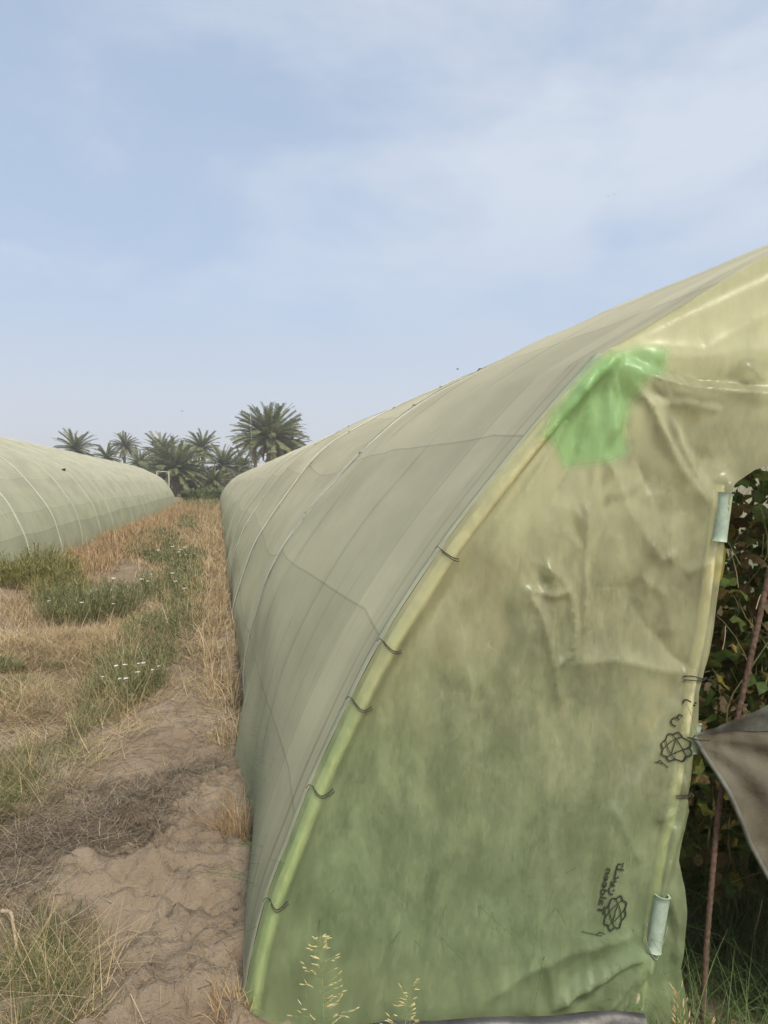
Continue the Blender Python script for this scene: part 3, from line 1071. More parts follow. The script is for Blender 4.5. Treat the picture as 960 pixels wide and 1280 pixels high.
def arabic(ox, oy, ux, uy, vx, vy, s, w):
    """the same word in Arabic letters, drawn as pen strokes; x runs from the word's left end"""
    T = lambda P: [(ox + s * (x * ux + y * vx), oy + s * (x * uy + y * vy)) for x, y in P]
    segs = [
        [(3.3, .55), (3.3, .15), (3.15, 0), (2.75, 0)],                       # ta tooth
        [(2.75, 1.25), (2.75, .15), (2.6, 0), (2.3, 0)],                       # lam
        [(2.3, 0), (1.75, 0), (1.72, .15), (1.95, .65)],                       # dal
        [(1.45, .5), (1.45, .12), (1.3, 0), (.95, 0)],                         # ya
        [(.95, .35), (.95, -.15), (.7, -.45), (.3, -.42), (.08, -.1), (.1, .3)],  # nun
    ]
    out = [stroke(T(p), w) for p in segs]
    for x, y in ((3.4, .85), (3.1, .85), (1.35, -.35), (1.1, -.35), (.5, .25)):
        out.append(stroke(T([(x - .09, y), (x + .09, y)]), w * 1.1))
    return out


# lower mark: text climbs the film, glyph tops to the right
u = np.array([.17, -1.0]); u /= np.linalg.norm(u); vv = np.array([1.0, .17]); vv /= np.linalg.norm(vv)
parts = lattice(769, 1141, 12.5, 21, .28, 1.5)
parts.append(latin('Taldeen', 746, 1142, u[0], u[1], vv[0], vv[1], 19))
parts += arabic(763.5, 1118, u[0], u[1], vv[0] * .62, vv[1] * .62, 12.5, 1.8)
parts.append(stroke([(727, 1164), (740, 1167), (752, 1169)], .8)); parts.append(stroke([(745, 1168), (750, 1165), (756, 1167)], 1.0))
emblem_parent(parts)['label'] = 'printed black emblem and mirrored lettering low on the film'
u2 = np.array([.42, -1.0]); u2 /= np.linalg.norm(u2); v2 = np.array([1.0, .42]); v2 /= np.linalg.norm(v2)
parts = lattice(839, 931, 16, 17, .3, 1.5)
ar = arabic(838, 905, u2[0], u2[1], v2[0], v2[1], 11, 1.8)
parts += ar[:1] + ar[3:5] + ar[5:7]
parts.append(stroke([(813, 948), (820, 950), (826, 952), (832, 957)], 1.1)); parts.append(stroke([(817, 949), (821, 947), (825, 951)], 1.2))
emblem_parent(parts)['label'] = 'printed black emblem beside the door pole'

# ---- dark door cloth tied to the pole
flap_px = np.array([(858, 914), (880, 899), (915, 875), (960, 846), (1060, 800), (1150, 770), (1165, 1000), (1150, 1250), (1060, 1215), (1000, 1170), (960, 1122), (935, 1075), (912, 1030), (892, 985), (876, 948)], float)
tip = np.array([858., 914])


def flap_pt(V):
    P = end_pt(V[:, 0], V[:, 1]); px, py = to_px(P)
    r = np.hypot(px - tip[0], py - tip[1]); th = np.arctan2(py - tip[1], px - tip[0])
    d = .065 + .00035 * r
    # folds gather at the tied corner; the top strip is turned over
    d = d + .020 * np.sin(th * 11 + 2 * np.sin(r / 40)) * np.clip(r / 90, 0, 1) * np.exp(-r / 260) + .020 * fbm(V[:, 0] * 5, V[:, 1] * 5, 4, 90)
    e, t = seg_dist(px, py, [(858, 914), (900, 903), (960, 897), (1100, 890)])
    d = d + .026 * (.5 - .5 * np.tanh(e / 5)) * np.clip(r / 40, 0, 1)
    return d


_f = end_sz(flap_px[:, 0], flap_px[:, 1])
_f = np.vstack([_f[:5], [(3.36, 1.34), (3.37, 1.0), (3.36, .30)], _f[8:]])       # the other side is fixed to the far door post
fv, ff = fill(_f, .016)
fl = mesh_obj('door_cloth', end_pt(fv[:, 0], fv[:, 1], flap_pt(fv)), ff, M['flap'], None, fv)
own(fl, tun)
hem_px = np.array([(858, 913), (880, 898), (915, 874), (960, 845), (1060, 799), (1150, 769), (1150, 882), (1060, 889), (960, 897), (900, 904)], float)
_h = end_sz(hem_px[:, 0], hem_px[:, 1])
_h = np.vstack([_h[:5], [(3.36, 1.345), (3.36, 1.16)], _h[7:]])
hv, hf = fill(_h, .016)
hem = mesh_obj('turned_hem', end_pt(hv[:, 0], hv[:, 1], flap_pt(hv) + .004), hf, M['hem'], fl, hv)
edge = catmull(np.array([(858, 915), (876, 948), (892, 985), (912, 1030), (935, 1075), (960, 1122), (1000, 1170), (1060, 1215)], float), 6)
es = end_sz(edge[:, 0], edge[:, 1]); ev = end_pt(es[:, 0], es[:, 1], flap_pt(es) + .002)
mesh_obj('edge_seam', *tube(ev, .0075, 6), M['hem'], fl)
P = film_pt(np.array([848., 858]), np.array([914., 914]), .04)
kn = end_pt(*end_sz(np.array([870.]), np.array([914.]))[0], .085)
own(mesh_obj('knot_cord', *tube(np.vstack([P, [kn]]), .0025, 5), M['wire']), tun)

# ---- black ground sheet along the foot of the film
bx = np.array([330., 400, 480, 560, 640, 720, 775, 800])
topy = np.array([1279., 1274, 1270, 1266, 1263, 1259, 1256, 1257])
rows = []
for j, (dz, off) in enumerate(((0, .028), (-.006, .05), (-.05, .075), (-.10, .09), (-.16, .10))):
    s = end_sz(bx, topy)
    s = catmull(s, 8)
    rows.append(end_pt(s[:, 0], s[:, 1] + dz + .004 * np.sin(s[:, 0] * 19 + j), off + .008 * fbm(s[:, 0] * 6, s[:, 0] * 0 + j * .7, 3, 33)))
V = np.stack(rows, 1); m, n = V.shape[:2]
ii = np.arange(m * n).reshape(m, n)
q = np.stack([ii[:-1, :-1], ii[:-1, 1:], ii[1:, 1:], ii[1:, :-1]], -1).reshape(-1, 4)
own(mesh_obj('ground_skirt', V.reshape(-1, 3), q, M['black']), tun)


def end_cap(tn, V, i, mat):
    p = V[i]; n = len(p)
    c = p.mean(0); c[2] = .9
    VV = np.vstack([p, [c]])
    own(mesh_obj('end_net', VV, [(k, k + 1, n) for k in range(n - 1)], mat, None, VV[:, [0, 2]]), tn)


end_cap(tun, V_n, -1, M['net'])

# ---- the tunnel on the left
tl = empty('polytunnel', 'long pale green net tunnel on the left beyond the weedy path', 'greenhouse', (-3.4, 0, 0))
A_l, V_l = tunnel_net('net_cover', M['net_pale'], -4, 64, -3.4, -1, False, None, .9, 1.025)
own(bpy.data.objects['net_cover.001'], tl)
end_cap(tl, V_l, -1, M['net_pale']); end_cap(tl, V_l, 0, M['net_pale'])
for k in range(-1, 14):
    a = .9 + HOOP_SP * k
    strap(tl, V_l, A_l, a, 1, HALFN + 6, .10, M['strap'], 'hoop_strap')
    if k in (2, 3): cord(tl, V_l, A_l, a + .12, 1, HALFN + 6, .004)


# ------------------------------------------------------------------ vegetation builders
def blades(P, H, Wd, az, lean, curl, segs=3, taper=True):
    """ribbons: P (n,3) roots, H length, Wd width, az heading, lean from vertical, curl extra lean to the tip"""
    n = len(P)
    H = np.broadcast_to(H, n); Wd = np.broadcast_to(Wd, n); lean = np.broadcast_to(lean, n); curl = np.broadcast_to(curl, n)
    d = np.stack([np.cos(az), np.sin(az), np.zeros(n)], -1)
    tw = RNG.uniform(-.9, .9, n)
    sd = np.stack([-np.sin(az + tw), np.cos(az + tw), np.zeros(n)], -1)
    V = np.zeros((n, segs + 1, 2, 3)); c = P.copy()
    for i in range(segs + 1):
        t = i / segs
        w = Wd * ((1 - t) * .9 + .1 if taper else 1.0) / 2
        V[:, i, 0] = c - sd * w[:, None]; V[:, i, 1] = c + sd * w[:, None]
        a = lean + curl * (i + .5) / segs
        st = H / segs
        c = c + d * (np.sin(a) * st)[:, None]; c[:, 2] += np.cos(a) * st
    b = (np.arange(n) * (segs + 1) * 2)[:, None]
    fs = []
    for i in range(segs):
        k = 2 * i
        fs.append(b + np.array([k, k + 1, k + 3, k + 2])[None])
    Fc = np.stack(fs, 1).reshape(-1, 4)
    return V.reshape(-1, 3), Fc


def cat(parts):
    V, Fc, o = [], [], 0
    for v, f in parts:
        V.append(v); Fc.append(f + o); o += len(v)
    return np.vstack(V), np.vstack(Fc)


def gpoly(px_list):
    a = np.array(px_list, float)
    return on_ground(a[:, 0], a[:, 1])[:, :2]


def scatter(poly, n, soft=.05, clump=.0, falloff=1.0):
    """points in a ground polygon, thinning out with distance"""
    lo, hi = poly.min(0), poly.max(0)
    out = []
    tot = 0
    ref = max(lo[1], 1.0)
    it = 0
    while tot < n and it < 400:
        it += 1
        p = RNG.uniform(lo, hi, (n, 2))
        p = p[inside(p, poly)]
        if falloff: p = p[RNG.random(len(p)) < (ref / np.maximum(p[:, 1], ref)) ** falloff]
        if clump: p = p[RNG.random(len(p)) < np.clip(.5 + clump * fbm(p[:, 0] * 2.6, p[:, 1] * 2.6, 3, 51), .02, 1)]
        out.append(p); tot += len(p)
    p = np.vstack(out)[:n]
    p = p + RNG.normal(0, soft, p.shape) * (1 + p[:, 1:] * .05)
    return np.column_stack([p, gz(p[:, 0], p[:, 1])])


def dscale(P, ref=4.0):
    return np.clip(P[:, 1] / ref, .7, 6)


def stuff(name, parts, mat, label):
    v, f = cat(parts)
    return tag(mesh_obj(name, v, f, mat, smooth=False), label, None, None, 'stuff')


U = RNG.uniform
# --- standing and lying straw
RIGHT_STRIP = gpoly([(246, 640), (276, 632), (281, 690), (289, 780), (299, 900), (300, 945), (268, 905), (255, 850), (232, 835), (236, 740), (246, 690)])
FIELD = gpoly([(0, 800), (50, 790), (120, 785), (165, 765), (150, 850), (110, 905), (70, 930), (0, 940)])
BANK = gpoly([(70, 712), (130, 672), (200, 650), (228, 636), (252, 634), (240, 650), (215, 660), (200, 690), (150, 700), (110, 735)])
PATH = gpoly([(215, 655), (250, 640), (262, 650), (246, 720), (215, 790), (160, 800), (150, 765), (200, 710)])
FARPATH = gpoly([(200, 650), (222, 628), (278, 626), (278, 640), (245, 660)])
parts = []
P = scatter(RIGHT_STRIP, 6500, .05, 1.5); k = dscale(P)
parts.append(blades(P, U(.08, .46, len(P)), U(.0025, .005, len(P)) * k, U(0, 6.28, len(P)), U(.0, 1.2, len(P)), U(-.6, 2.0, len(P)), 4))
P = scatter(RIGHT_STRIP, 10000, .06); k = dscale(P)
parts.append(blades(P + np.array([0, 0, .015]), U(.1, .4, len(P)), U(.0025, .0045, len(P)) * k, U(0, 6.28, len(P)), U(1.2, 1.6, len(P)), U(-.3, .3, len(P))))
P = scatter(FIELD, 22000, .08, .7); k = dscale(P)
parts.append(blades(P + np.array([0, 0, .01]), U(.08, .38, len(P)), U(.002, .0042, len(P)) * k, U(0, 6.28, len(P)), U(1.15, 1.62, len(P)), U(-.4, .5, len(P))))
P = scatter(FIELD, 2600, .08, .8); k = dscale(P)
parts.append(blades(P, U(.06, .22, len(P)), U(.002, .004, len(P)) * k, U(0, 6.28, len(P)), U(.1, .9, len(P)), U(0, 1.2, len(P))))
P = scatter(PATH, 16000, .1, .5); k = dscale(P)
parts.append(blades(P + np.array([0, 0, .01]), U(.08, .3, len(P)), U(.0025, .0045, len(P)) * k, U(0, 6.28, len(P)), U(.9, 1.6, len(P)), U(-.3, .4, len(P))))
EDGE = gpoly([(60, 1000), (110, 955), (160, 905), (215, 860), (235, 850), (225, 870), (170, 920), (120, 965), (75, 1010)])
P = scatter(EDGE, 800, .07); k = dscale(P)
parts.append(blades(P + np.array([0, 0, .012]), U(.06, .4, len(P)), U(.002, .004, len(P)), RNG.normal(.9, .9, len(P)), U(1.3, 1.58, len(P)), U(-.2, .25, len(P))))
for poly, n in (([(-40, 940), (30, 925), (105, 915), (130, 960), (95, 1010), (20, 1040), (-40, 1040)], 1300), ([(-60, 1170), (60, 1150), (110, 1180), (120, 1240), (105, 1300), (-60, 1330)], 600)):
    P = scatter(gpoly(poly), n, .07, .8, .3)
    parts.append(blades(P + np.array([0, 0, .012]), U(.06, .34, len(P)), U(.0016, .0035, len(P)), U(0, 6.28, len(P)), U(.8, 1.6, len(P)), U(-.6, .8, len(P)), 4))
for poly, n in zip(([(92, 925), (105, 880), (140, 820), (165, 790), (205, 765), (225, 735), (245, 745), (240, 790), (215, 835), (170, 880), (130, 915)],
                    [(160, 690), (200, 660), (250, 650), (250, 730), (200, 745)], [(0, 745), (60, 735), (140, 760), (150, 790), (60, 800), (0, 790)]), (3200, 2600, 1800)):
    P = scatter(gpoly(poly), n, .08, .9); k = dscale(P)
    parts.append(blades(P, U(.08, .4, len(P)), U(.002, .004, len(P)) * k, U(0, 6.28, len(P)), U(.0, 1.3, len(P)), U(-.3, 1.4, len(P)), 4))
stuff('dry_straw', parts, M['straw'], 'dry yellow straw lying and standing along the path between the tunnels')

parts = []
P = scatter(BANK, 12000, .12, 1.6, .7); k = dscale(P)
parts.append(blades(P, U(.10, .52, len(P)), U(.0025, .0042, len(P)) * k, U(0, 6.28, len(P)), U(.0, 1.3, len(P)), U(-.4, 1.6, len(P))))
P = scatter(FARPATH, 3500, .2, .3, .5); k = dscale(P)
parts.append(blades(P, U(.12, .5, len(P)), U(.003, .005, len(P)) * k, U(0, 6.28, len(P)), U(.0, 1.2, len(P)), U(-.2, 1.0, len(P))))
P = scatter(BANK, 5000, .15, .8, .6); k = dscale(P)
parts.append(blades(P + np.array([0, 0, .03]), U(.1, .4, len(P)), U(.0025, .0042, len(P)) * k, U(0, 6.28, len(P)), U(1.0, 1.6, len(P)), U(-.4, .4, len(P))))
stuff('russet_dry_grass', parts, M['orange'], 'russet dry grass bank at the foot of the left tunnel')

LITTER = gpoly([(-60, 1030), (40, 1015), (105, 985), (165, 985), (230, 975), (285, 962), (296, 985), (262, 1005), (225, 1030), (195, 1055), (160, 1085), (125, 1130), (95, 1185), (0, 1190), (-60, 1180)])
P = scatter(LITTER, 7500, .03, .5, .3)
parts = [blades(P + np.array([0, 0, .006]) + np.column_stack([0 * P[:, 0], 0 * P[:, 0], U(0, .03, len(P))]), U(.03, .17, len(P)), U(.0018, .004, len(P)), U(0, 6.28, len(P)), U(1.2, 1.75, len(P)), U(-.6, .6, len(P)))]
P = scatter(LITTER, 900, .05, .5, .3)
parts.append(blades(P, U(.05, .16, len(P)), U(.0012, .0025, len(P)), U(0, 6.28, len(P)), U(.4, 1.2, len(P)), U(0, 1.2, len(P))))
DIRT = gpoly([(130, 1130), (200, 1060), (300, 1010), (318, 1100), (300, 1279), (90, 1279), (110, 1200)])
P = scatter(DIRT, 420, .05, .6, .3)
parts.append(blades(P + np.array([0, 0, .004]), U(.02, .11, len(P)), U(.0012, .0028, len(P)), U(0, 6.28, len(P)), U(1.3, 1.65, len(P)), U(-.4, .4, len(P))))
DIRT2 = gpoly([(150, 960), (230, 870), (285, 880), (297, 950), (240, 985)])
P = scatter(DIRT2, 420, .06, .6, .3)
parts.append(blades(P + np.array([0, 0, .004]), U(.03, .16, len(P)), U(.0012, .003, len(P)), U(.2, 1.6, len(P)), U(1.35, 1.62, len(P)), U(-.3, .3, len(P))))
n = 5200
P = np.column_stack([U(-3.3, -1.15, n), U(1.2, 6.0, n)]); P = P[np.clip(.5 + .9 * fbm(P[:, 0] * 1.6, P[:, 1] * 1.6, 3, 61), 0, 1) > RNG.random(n)]
P = P[to_px(np.column_stack([P, np.zeros(len(P))]))[0] < 20]
P = np.column_stack([P, gz(P[:, 0], P[:, 1]) + .01]); n = len(P)
parts.append(blades(P, U(.05, .3, n), U(.002, .004, n), U(0, 6.28, n), U(.7, 1.6, n), U(-.4, .6, n)))
stuff('plant_litter', parts, M['litter'], 'grey brown heap of dead plant stems on the bare earth')

# --- green ground cover
parts = []
for poly, n, hh, wd in (
        ([(-40, 960), (30, 935), (95, 925), (125, 955), (95, 1005), (20, 1030), (-40, 1035)], 3200, (.05, .2), .003),
        ([(-60, 1200), (30, 1190), (75, 1185), (100, 1230), (95, 1300), (-60, 1330)], 2000, (.04, .2), .0026),
        ([(0, 1160), (80, 1130), (110, 1150), (80, 1200), (0, 1200)], 500, (.05, .15), .0025),
        ([(250, 600), (276, 622), (270, 640), (235, 636), (226, 622)], 2500, (.3, .8), .006)):
    P = scatter(gpoly([(x, max(y, 617)) for x, y in poly]), n, .05, .6, .4); k = dscale(P)
    parts.append(blades(P, U(*hh, len(P)), U(.6, 1.2, len(P)) * wd * k, U(0, 6.28, len(P)), U(0, 1.2, len(P)), U(-.3, 2.2, len(P)), 4))
stuff('green_grass', parts, M['grass'], 'short green grass patches beside the path')

GREEN = [[(92, 925), (105, 880), (140, 820), (165, 790), (205, 765), (225, 735), (245, 745), (240, 790), (215, 835), (170, 880), (130, 915)],
         [(200, 740), (215, 700), (240, 690), (248, 720), (235, 750)],
         [(160, 690), (185, 662), (215, 665), (225, 685), (195, 705)],
         [(215, 655), (240, 640), (250, 652), (238, 668)]]


def leaf_sprigs(P, n_leaf, h, lw, spread):
    """feathery weeds: short leaf ribbons in a column above each root"""
    Q = np.repeat(P, n_leaf, axis=0)
    hh = np.repeat(U(*h, len(P)), n_leaf)
    t = U(.0, 1, len(Q))
    az = U(0, 6.28, len(Q)); r = np.abs(RNG.normal(0, spread, len(Q))) * (.4 + t)
    Q = Q + np.stack([np.cos(az) * r, np.sin(az) * r, t * hh], -1)
    k = np.repeat(dscale(P), n_leaf)
    return blades(Q, U(.02, .06, len(Q)) * np.sqrt(k), U(.6, 1.3, len(Q)) * lw * k, az + RNG.normal(0, .6, len(Q)), U(.3, 1.3, len(Q)), U(-.2, .9, len(Q)), 2)


parts = []
for poly, n in zip(GREEN, (620, 240, 300, 200)):
    P = scatter(gpoly(poly), n, .06, .5)
    parts.append(leaf_sprigs(P, 36, (.06, .22), .0045, .045))
P = scatter(gpoly([(0, 860), (60, 850), (70, 870), (100, 860), (90, 890), (0, 890)]), 40, .1, .8)
parts.append(leaf_sprigs(P, 30, (.03, .1), .0045, .04))
stuff('green_weeds', parts, M['weed'], 'low feathery green weeds growing along the middle of the path')


# --- individual plants
def px_ground(px, py):
    p = on_ground(np.array([float(px)]), np.array([float(py)]))[0]
    return Vector((p[0], p[1], float(gz(p[0], p[1]))))


def weed_bush(name, label, px, py, rad, h, mat, nsp, leafw, flowers=0, cat_='weed', group=None, blade=0):
    c = px_ground(px, py)
    e = empty(name, label, cat_, c, group)
    ang = U(0, 6.28, nsp); rr = rad * np.sqrt(U(0, 1, nsp))
    P = np.stack([np.cos(ang) * rr, np.sin(ang) * rr * 1.2, np.zeros(nsp)], -1)
    hz_ = h * (1 - .55 * (rr / rad) ** 2) * U(.65, 1.15, nsp)
    Q = np.repeat(P, 40, axis=0); t = U(.02, 1, len(Q)); az = U(0, 6.28, len(Q)); r = np.abs(RNG.normal(0, .05, len(Q)))
    lean = np.repeat(rr / rad, 40) * .35
    Q = Q + np.stack([np.cos(az) * r + np.repeat(np.cos(ang), 40) * lean * t * h, np.sin(az) * r + np.repeat(np.sin(ang), 40) * lean * t * h, t * np.repeat(hz_, 40)], -1)
    k = max(1, c.y / 4)
    fol = [blades(Q, U(.025, .07, len(Q)) * k ** .5, U(.6, 1.3, len(Q)) * leafw * k, az, U(.2, 1.3, len(Q)), U(-.2, .9, len(Q)), 2)]
    if blade:
        a2 = U(0, 6.28, blade); r2 = rad * 1.1 * np.sqrt(U(0, 1, blade))
        fol.append(blades(np.stack([np.cos(a2) * r2, np.sin(a2) * r2, np.zeros(blade)], -1), U(.5, 1.2, blade) * h, U(.003, .005, blade) * k, a2 + RNG.normal(0, .8, blade), U(0, .5, blade), U(.2, 1.3, blade), 4))
    v, f = cat(fol)
    mesh_obj('foliage', v, f, mat, e, smooth=False)
    st = blades(P, hz_, .004 * k, ang, np.full(nsp, .12), np.full(nsp, .2), 2, False)
    mesh_obj('stems', st[0], st[1], M['stem'], e, smooth=False)
    for i in range(flowers):
        b = random.randrange(nsp)
        ctr = Vector((P[b, 0] + random.uniform(-.03, .03), P[b, 1] - .03, hz_[b] + .015))
        bm = bmesh.new()
        rad_f = random.uniform(.012, .022) * max(1, k * .55)
        for j in range(9):
            a = j * 2.4; q_ = .9 * math.sqrt(j / 9) * rad_f
            o = ctr + Vector((math.cos(a) * q_, math.sin(a) * q_, random.uniform(-.002, .003)))
            bmesh.ops.create_icosphere(bm, subdivisions=1, radius=rad_f * .32, matrix=Matrix.Translation(o) @ Matrix.Diagonal((1, 1, .5, 1)))
        vs = [bm.verts.new(ctr + Vector((x, y, z))) for x, y, z in ((.0012, 0, -.003), (-.0012, 0, -.003), (-.0008, 0, -.02), (.0008, 0, -.02))]
        bm.faces.new(vs)
        me = bpy.data.meshes.new('flower'); bm.to_mesh(me); bm.free(); me.materials.append(M['flower'])
        fo = bpy.data.objects.new('flower', me); C.objects.link(fo); fo.parent = e
    return e


weed_bush('yellow_shrub', 'yellow green feathery shrub against the left tunnel', 46, 728, .55, .62, M['yellow_weed'], 150, .0036, 0, 'shrub')
weed_bush('weed_clump', 'dense green weed clump with white flowers left of the path', 112, 768, .55, .46, M['weed'], 130, .0036, 7, 'weed', None, 260)
weed_bush('weed_clump', 'yellowish weed bush just right of the feathery shrub', 75, 745, .35, .42, M['yellow_weed'], 70, .0034, 0)
weed_bush('flowering_weed', 'dark green weed with flat white flower heads at the near edge of the path', 168, 868, .24, .34, M['weed'], 40, .0034, 11, 'weed', 'white flowering weeds on the path')
weed_bush('flowering_weed', 'white speckled weed at the middle of the path beside the dry strip', 200, 745, .5, .36, M['weed'], 60, .0034, 12, 'weed', 'white flowering weeds on the path')
weed_bush('flowering_weed', 'small white flowered weed farther up the path', 223, 702, .55, .36, M['weed'], 46, .0034, 9, 'weed', 'white flowering weeds on the path')
weed_bush('small_weed', 'small dark green weed tuft in the straw at the far left edge', 8, 838, .13, .12, M['weed'], 16, .0034)
weed_bush('small_weed', 'tiny grey green weed tuft alone in the straw', 68, 832, .1, .1, M['weed'], 9, .0034)
weed_bush('small_weed', 'low weed tuft on the straw nearest the bare earth patch', 26, 852, .1, .1, M['weed'], 9, .0034)


def dry_tuft(label, px, py, rad, h, n, mat='straw', wd=.003):
    c = px_ground(px, py)
    a = U(0, 6.28, n); r = rad * np.sqrt(U(0, 1, n))
    P = np.stack([np.cos(a) * r, np.sin(a) * r * 1.5, np.full(n, -.01)], -1)
    v1 = blades(P, U(.35, 1.05, n) * h, U(.6, 1.3, n) * wd, a + RNG.normal(0, 1, n), U(0, .8, n), U(-.1, 1.9, n), 4)
    o = mesh_obj('dry_grass_tuft', v1[0], v1[1], M[mat], smooth=False)
    o.location = c
    return tag(o, label, 'grass tuft', 'dry grass tufts against the net')


dry_tuft('dry orange grass tuft at the net hem beside the grey litter', 298, 1052, .085, .27, 330, 'orange', .0028)
dry_tuft('dry grass tuft where the net hem bulges out', 284, 930, .12, .28, 320)
dry_tuft('small dry orange tuft at the near foot of the film', 288, 1272, .06, .12, 110, 'orange', .0032)
dry_tuft('tall pale stalks of dry grass leaning on the net', 296, 872, .05, .52, 26, 'straw', .005)
dry_tuft('short brown grass tuft by the black ground sheet', 548, 1276, .02, .10, 22, 'straw', .003)

# bleached root
rp = np.array([(2, 1158), (14, 1166), (18, 1182), (24, 1198), (40, 1212)], float)
rg = on_ground(rp[:, 0], rp[:, 1]); rg[:, 2] = gz(rg[:, 0], rg[:, 1]) + np.array([.03, .05, .045, .04, .02])
v, f = tube(catmull(rg, 6), np.linspace(.008, .0035, 25), 7)
tag(mesh_obj('dead_root', v, f, M['root']), 'pale curved dead root sticking out of the grass at the left edge', 'root')


# seed stalks in front of the film
def seed_stalk(label, base_px, tip_px, off, nsp, spread, mat, curve=0.0, sub=True, leaf=0):
    b = end_sz(np.array([float(base_px[0])]), np.array([float(base_px[1])]))[0]
    t = end_sz(np.array([float(tip_px[0])]), np.array([float(tip_px[1])]))[0]
    bp = end_pt(np.array(b[0]), np.array(b[1]), off); tp = end_pt(np.array(t[0]), np.array(t[1]), off)
    bp[2] = gz(bp[0], bp[1]) - .01
    e = empty('grass_stalk', label, 'grass stalk', tuple(bp), 'grass seed stalks before the film')
    L = tp - bp
    n = 14
    ts = np.linspace(0, 1, n)
    pts = np.array([L * s + ES * curve * math.sin(math.pi * s) for s in ts])
    mesh_obj('culm', *tube(pts, np.linspace(.0018, .0007, n), 5), M['culm'], e)
    V, Fc = [], []
    br = []
    for i in range(nsp):
        s = .28 + .72 * (i + random.random()) / nsp
        p = np.array([np.interp(s, ts, pts[:, k]) for k in range(3)])
        side = random.choice((-1, 1)); ln = spread * (1.05 - .85 * (s - .28) / .72) * random.choice((.25, .5, .8, 1.15)) * random.uniform(.7, 1.1)
        d = ES * side * ln + EN * random.uniform(-.5, .6) * ln + np.array([0, 0, random.uniform(.2, .75) * ln])
        q2 = p + d
        br.append(tube([p, p + d * .5 + np.array([0, 0, .01 * ln]), q2], .0005, 3))
        for j in range(random.choice((1, 1, 2, 3)) if sub else 1):
            o = p + d * (1 - .25 * j)
            dr = d / (np.linalg.norm(d) + 1e-6) + np.array([random.uniform(-.4, .4), random.uniform(-.4, .4), random.uniform(-.3, .5)])
            if not sub: dr = L / np.linalg.norm(L) * 1.2 + d / (np.linalg.norm(d) + 1e-6) * .6
            dr /= np.linalg.norm(dr)
            sl = random.uniform(.013, .023) if sub else random.uniform(.02, .032)
            v, f = tube([o, o + dr * sl * .35, o + dr * sl * .75, o + dr * sl], [.0006, .0021, .0016, .0003], 5)
            V.append(v); Fc.append(f)
    v, f = merge(list(zip(V, Fc)))
    mesh_obj('spikelets', v, f, mat, e)
    v, f = merge(br)
    mesh_obj('branchlets', v, f, M['culm'], e)
    if leaf:
        az = U(0, 6.28, leaf)
        w = blades(np.zeros((leaf, 3)), U(.08, .2, leaf), .004, az, U(.2, .8, leaf), U(.3, 1.2, leaf), 4)
        mesh_obj('leaf_blades', w[0], w[1], M['grass'], e, smooth=False)
    return e


seed_stalk('tall open seed head of grass at lower left before the film', (407, 1285), (401, 1140), .12, 46, .08, M['spike'], .0, True, 5)
seed_stalk('shorter narrow seed head right of the tall open one', (483, 1290), (508, 1196), .12, 34, .05, M['spike'], .01, True, 6)
seed_stalk('ripe straw coloured seed head before the door pole', (832, 1290), (811, 1186), .20, 44, .042, M['ripe_spike'], -.01, False, 0)
seed_stalk('ripe pale seed head leaning right beside the door pole', (838, 1290), (845, 1222), .21, 26, .03, M['ripe_spike'], .004, False, 0)

# scattered green blades at the film foot and the shaded grass in the doorway
parts = []
P = end_pt(RNG.uniform(.35, 1.0, 200), np.zeros(200), RNG.uniform(.10, .2, 200)); P[:, 2] = gz(P[:, 0], P[:, 1]) - .01
parts.append(blades(P, U(.03, .13, 200), U(.0015, .003, 200), U(0, 6.28, 200), U(.1, .9, 200), U(.2, 1.4, 200), 4))
stuff('foot_grass', parts, M['grass'], 'sparse grass blades at the foot of the film')
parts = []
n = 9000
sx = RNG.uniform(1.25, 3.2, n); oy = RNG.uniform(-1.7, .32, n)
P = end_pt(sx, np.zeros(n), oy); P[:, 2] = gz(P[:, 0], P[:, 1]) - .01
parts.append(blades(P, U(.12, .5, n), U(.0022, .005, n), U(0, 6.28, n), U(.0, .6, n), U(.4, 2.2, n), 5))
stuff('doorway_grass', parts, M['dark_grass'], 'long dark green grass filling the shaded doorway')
parts = []
n = 9000
sx = RNG.uniform(.2, 1.45, n); oy = RNG.uniform(-1.8, -.34, n)
P = end_pt(sx, np.zeros(n), oy); P[:, 2] = gz(P[:, 0], P[:, 1]) - .01
parts.append(blades(P, U(.2, .85, n), U(.004, .009, n), U(0, 6.28, n), U(.0, .6, n), U(.2, 1.6, n), 4))
M['crop'] = foliage('crop_leaf', [(0, (.085, .165, .05)), (.5, (.13, .235, .075)), (1, (.20, .29, .10))], .4)
stuff('tunnel_grass', parts, M['crop'], 'green grass growing inside the tunnel behind the film')

# rusty reinforcing rod in the doorway
rp = np.array([(968, 660), (955, 712), (938, 790), (921, 868), (906, 935), (893, 1000), (884, 1090), (876, 1190), (872, 1275), (871, 1300)], float)
rs = end_sz(rp[:, 0], rp[:, 1])
pts = catmull(end_pt(rs[:, 0], rs[:, 1], .03), 30)
seg = np.arange(len(pts))
rad = .0085 + .0012 * (seg % 3 == 0)
v, f = tube(pts, rad, 8)
tag(mesh_obj('metal_rod', v, f, M['rod']), 'thin rusty ribbed metal rod leaning in the doorway behind the dark cloth', 'rod')

# --- vines inside the door
LEAF2D = np.array([(0, -.05), (.25, -.25), (.47, -.12), (.60, .16), (.50, .36), (.42, .62), (.18, .70), (0, .92), (-.18, .70), (-.42, .62), (-.50, .36), (-.60, .16), (-.47, -.12), (-.25, -.25)])


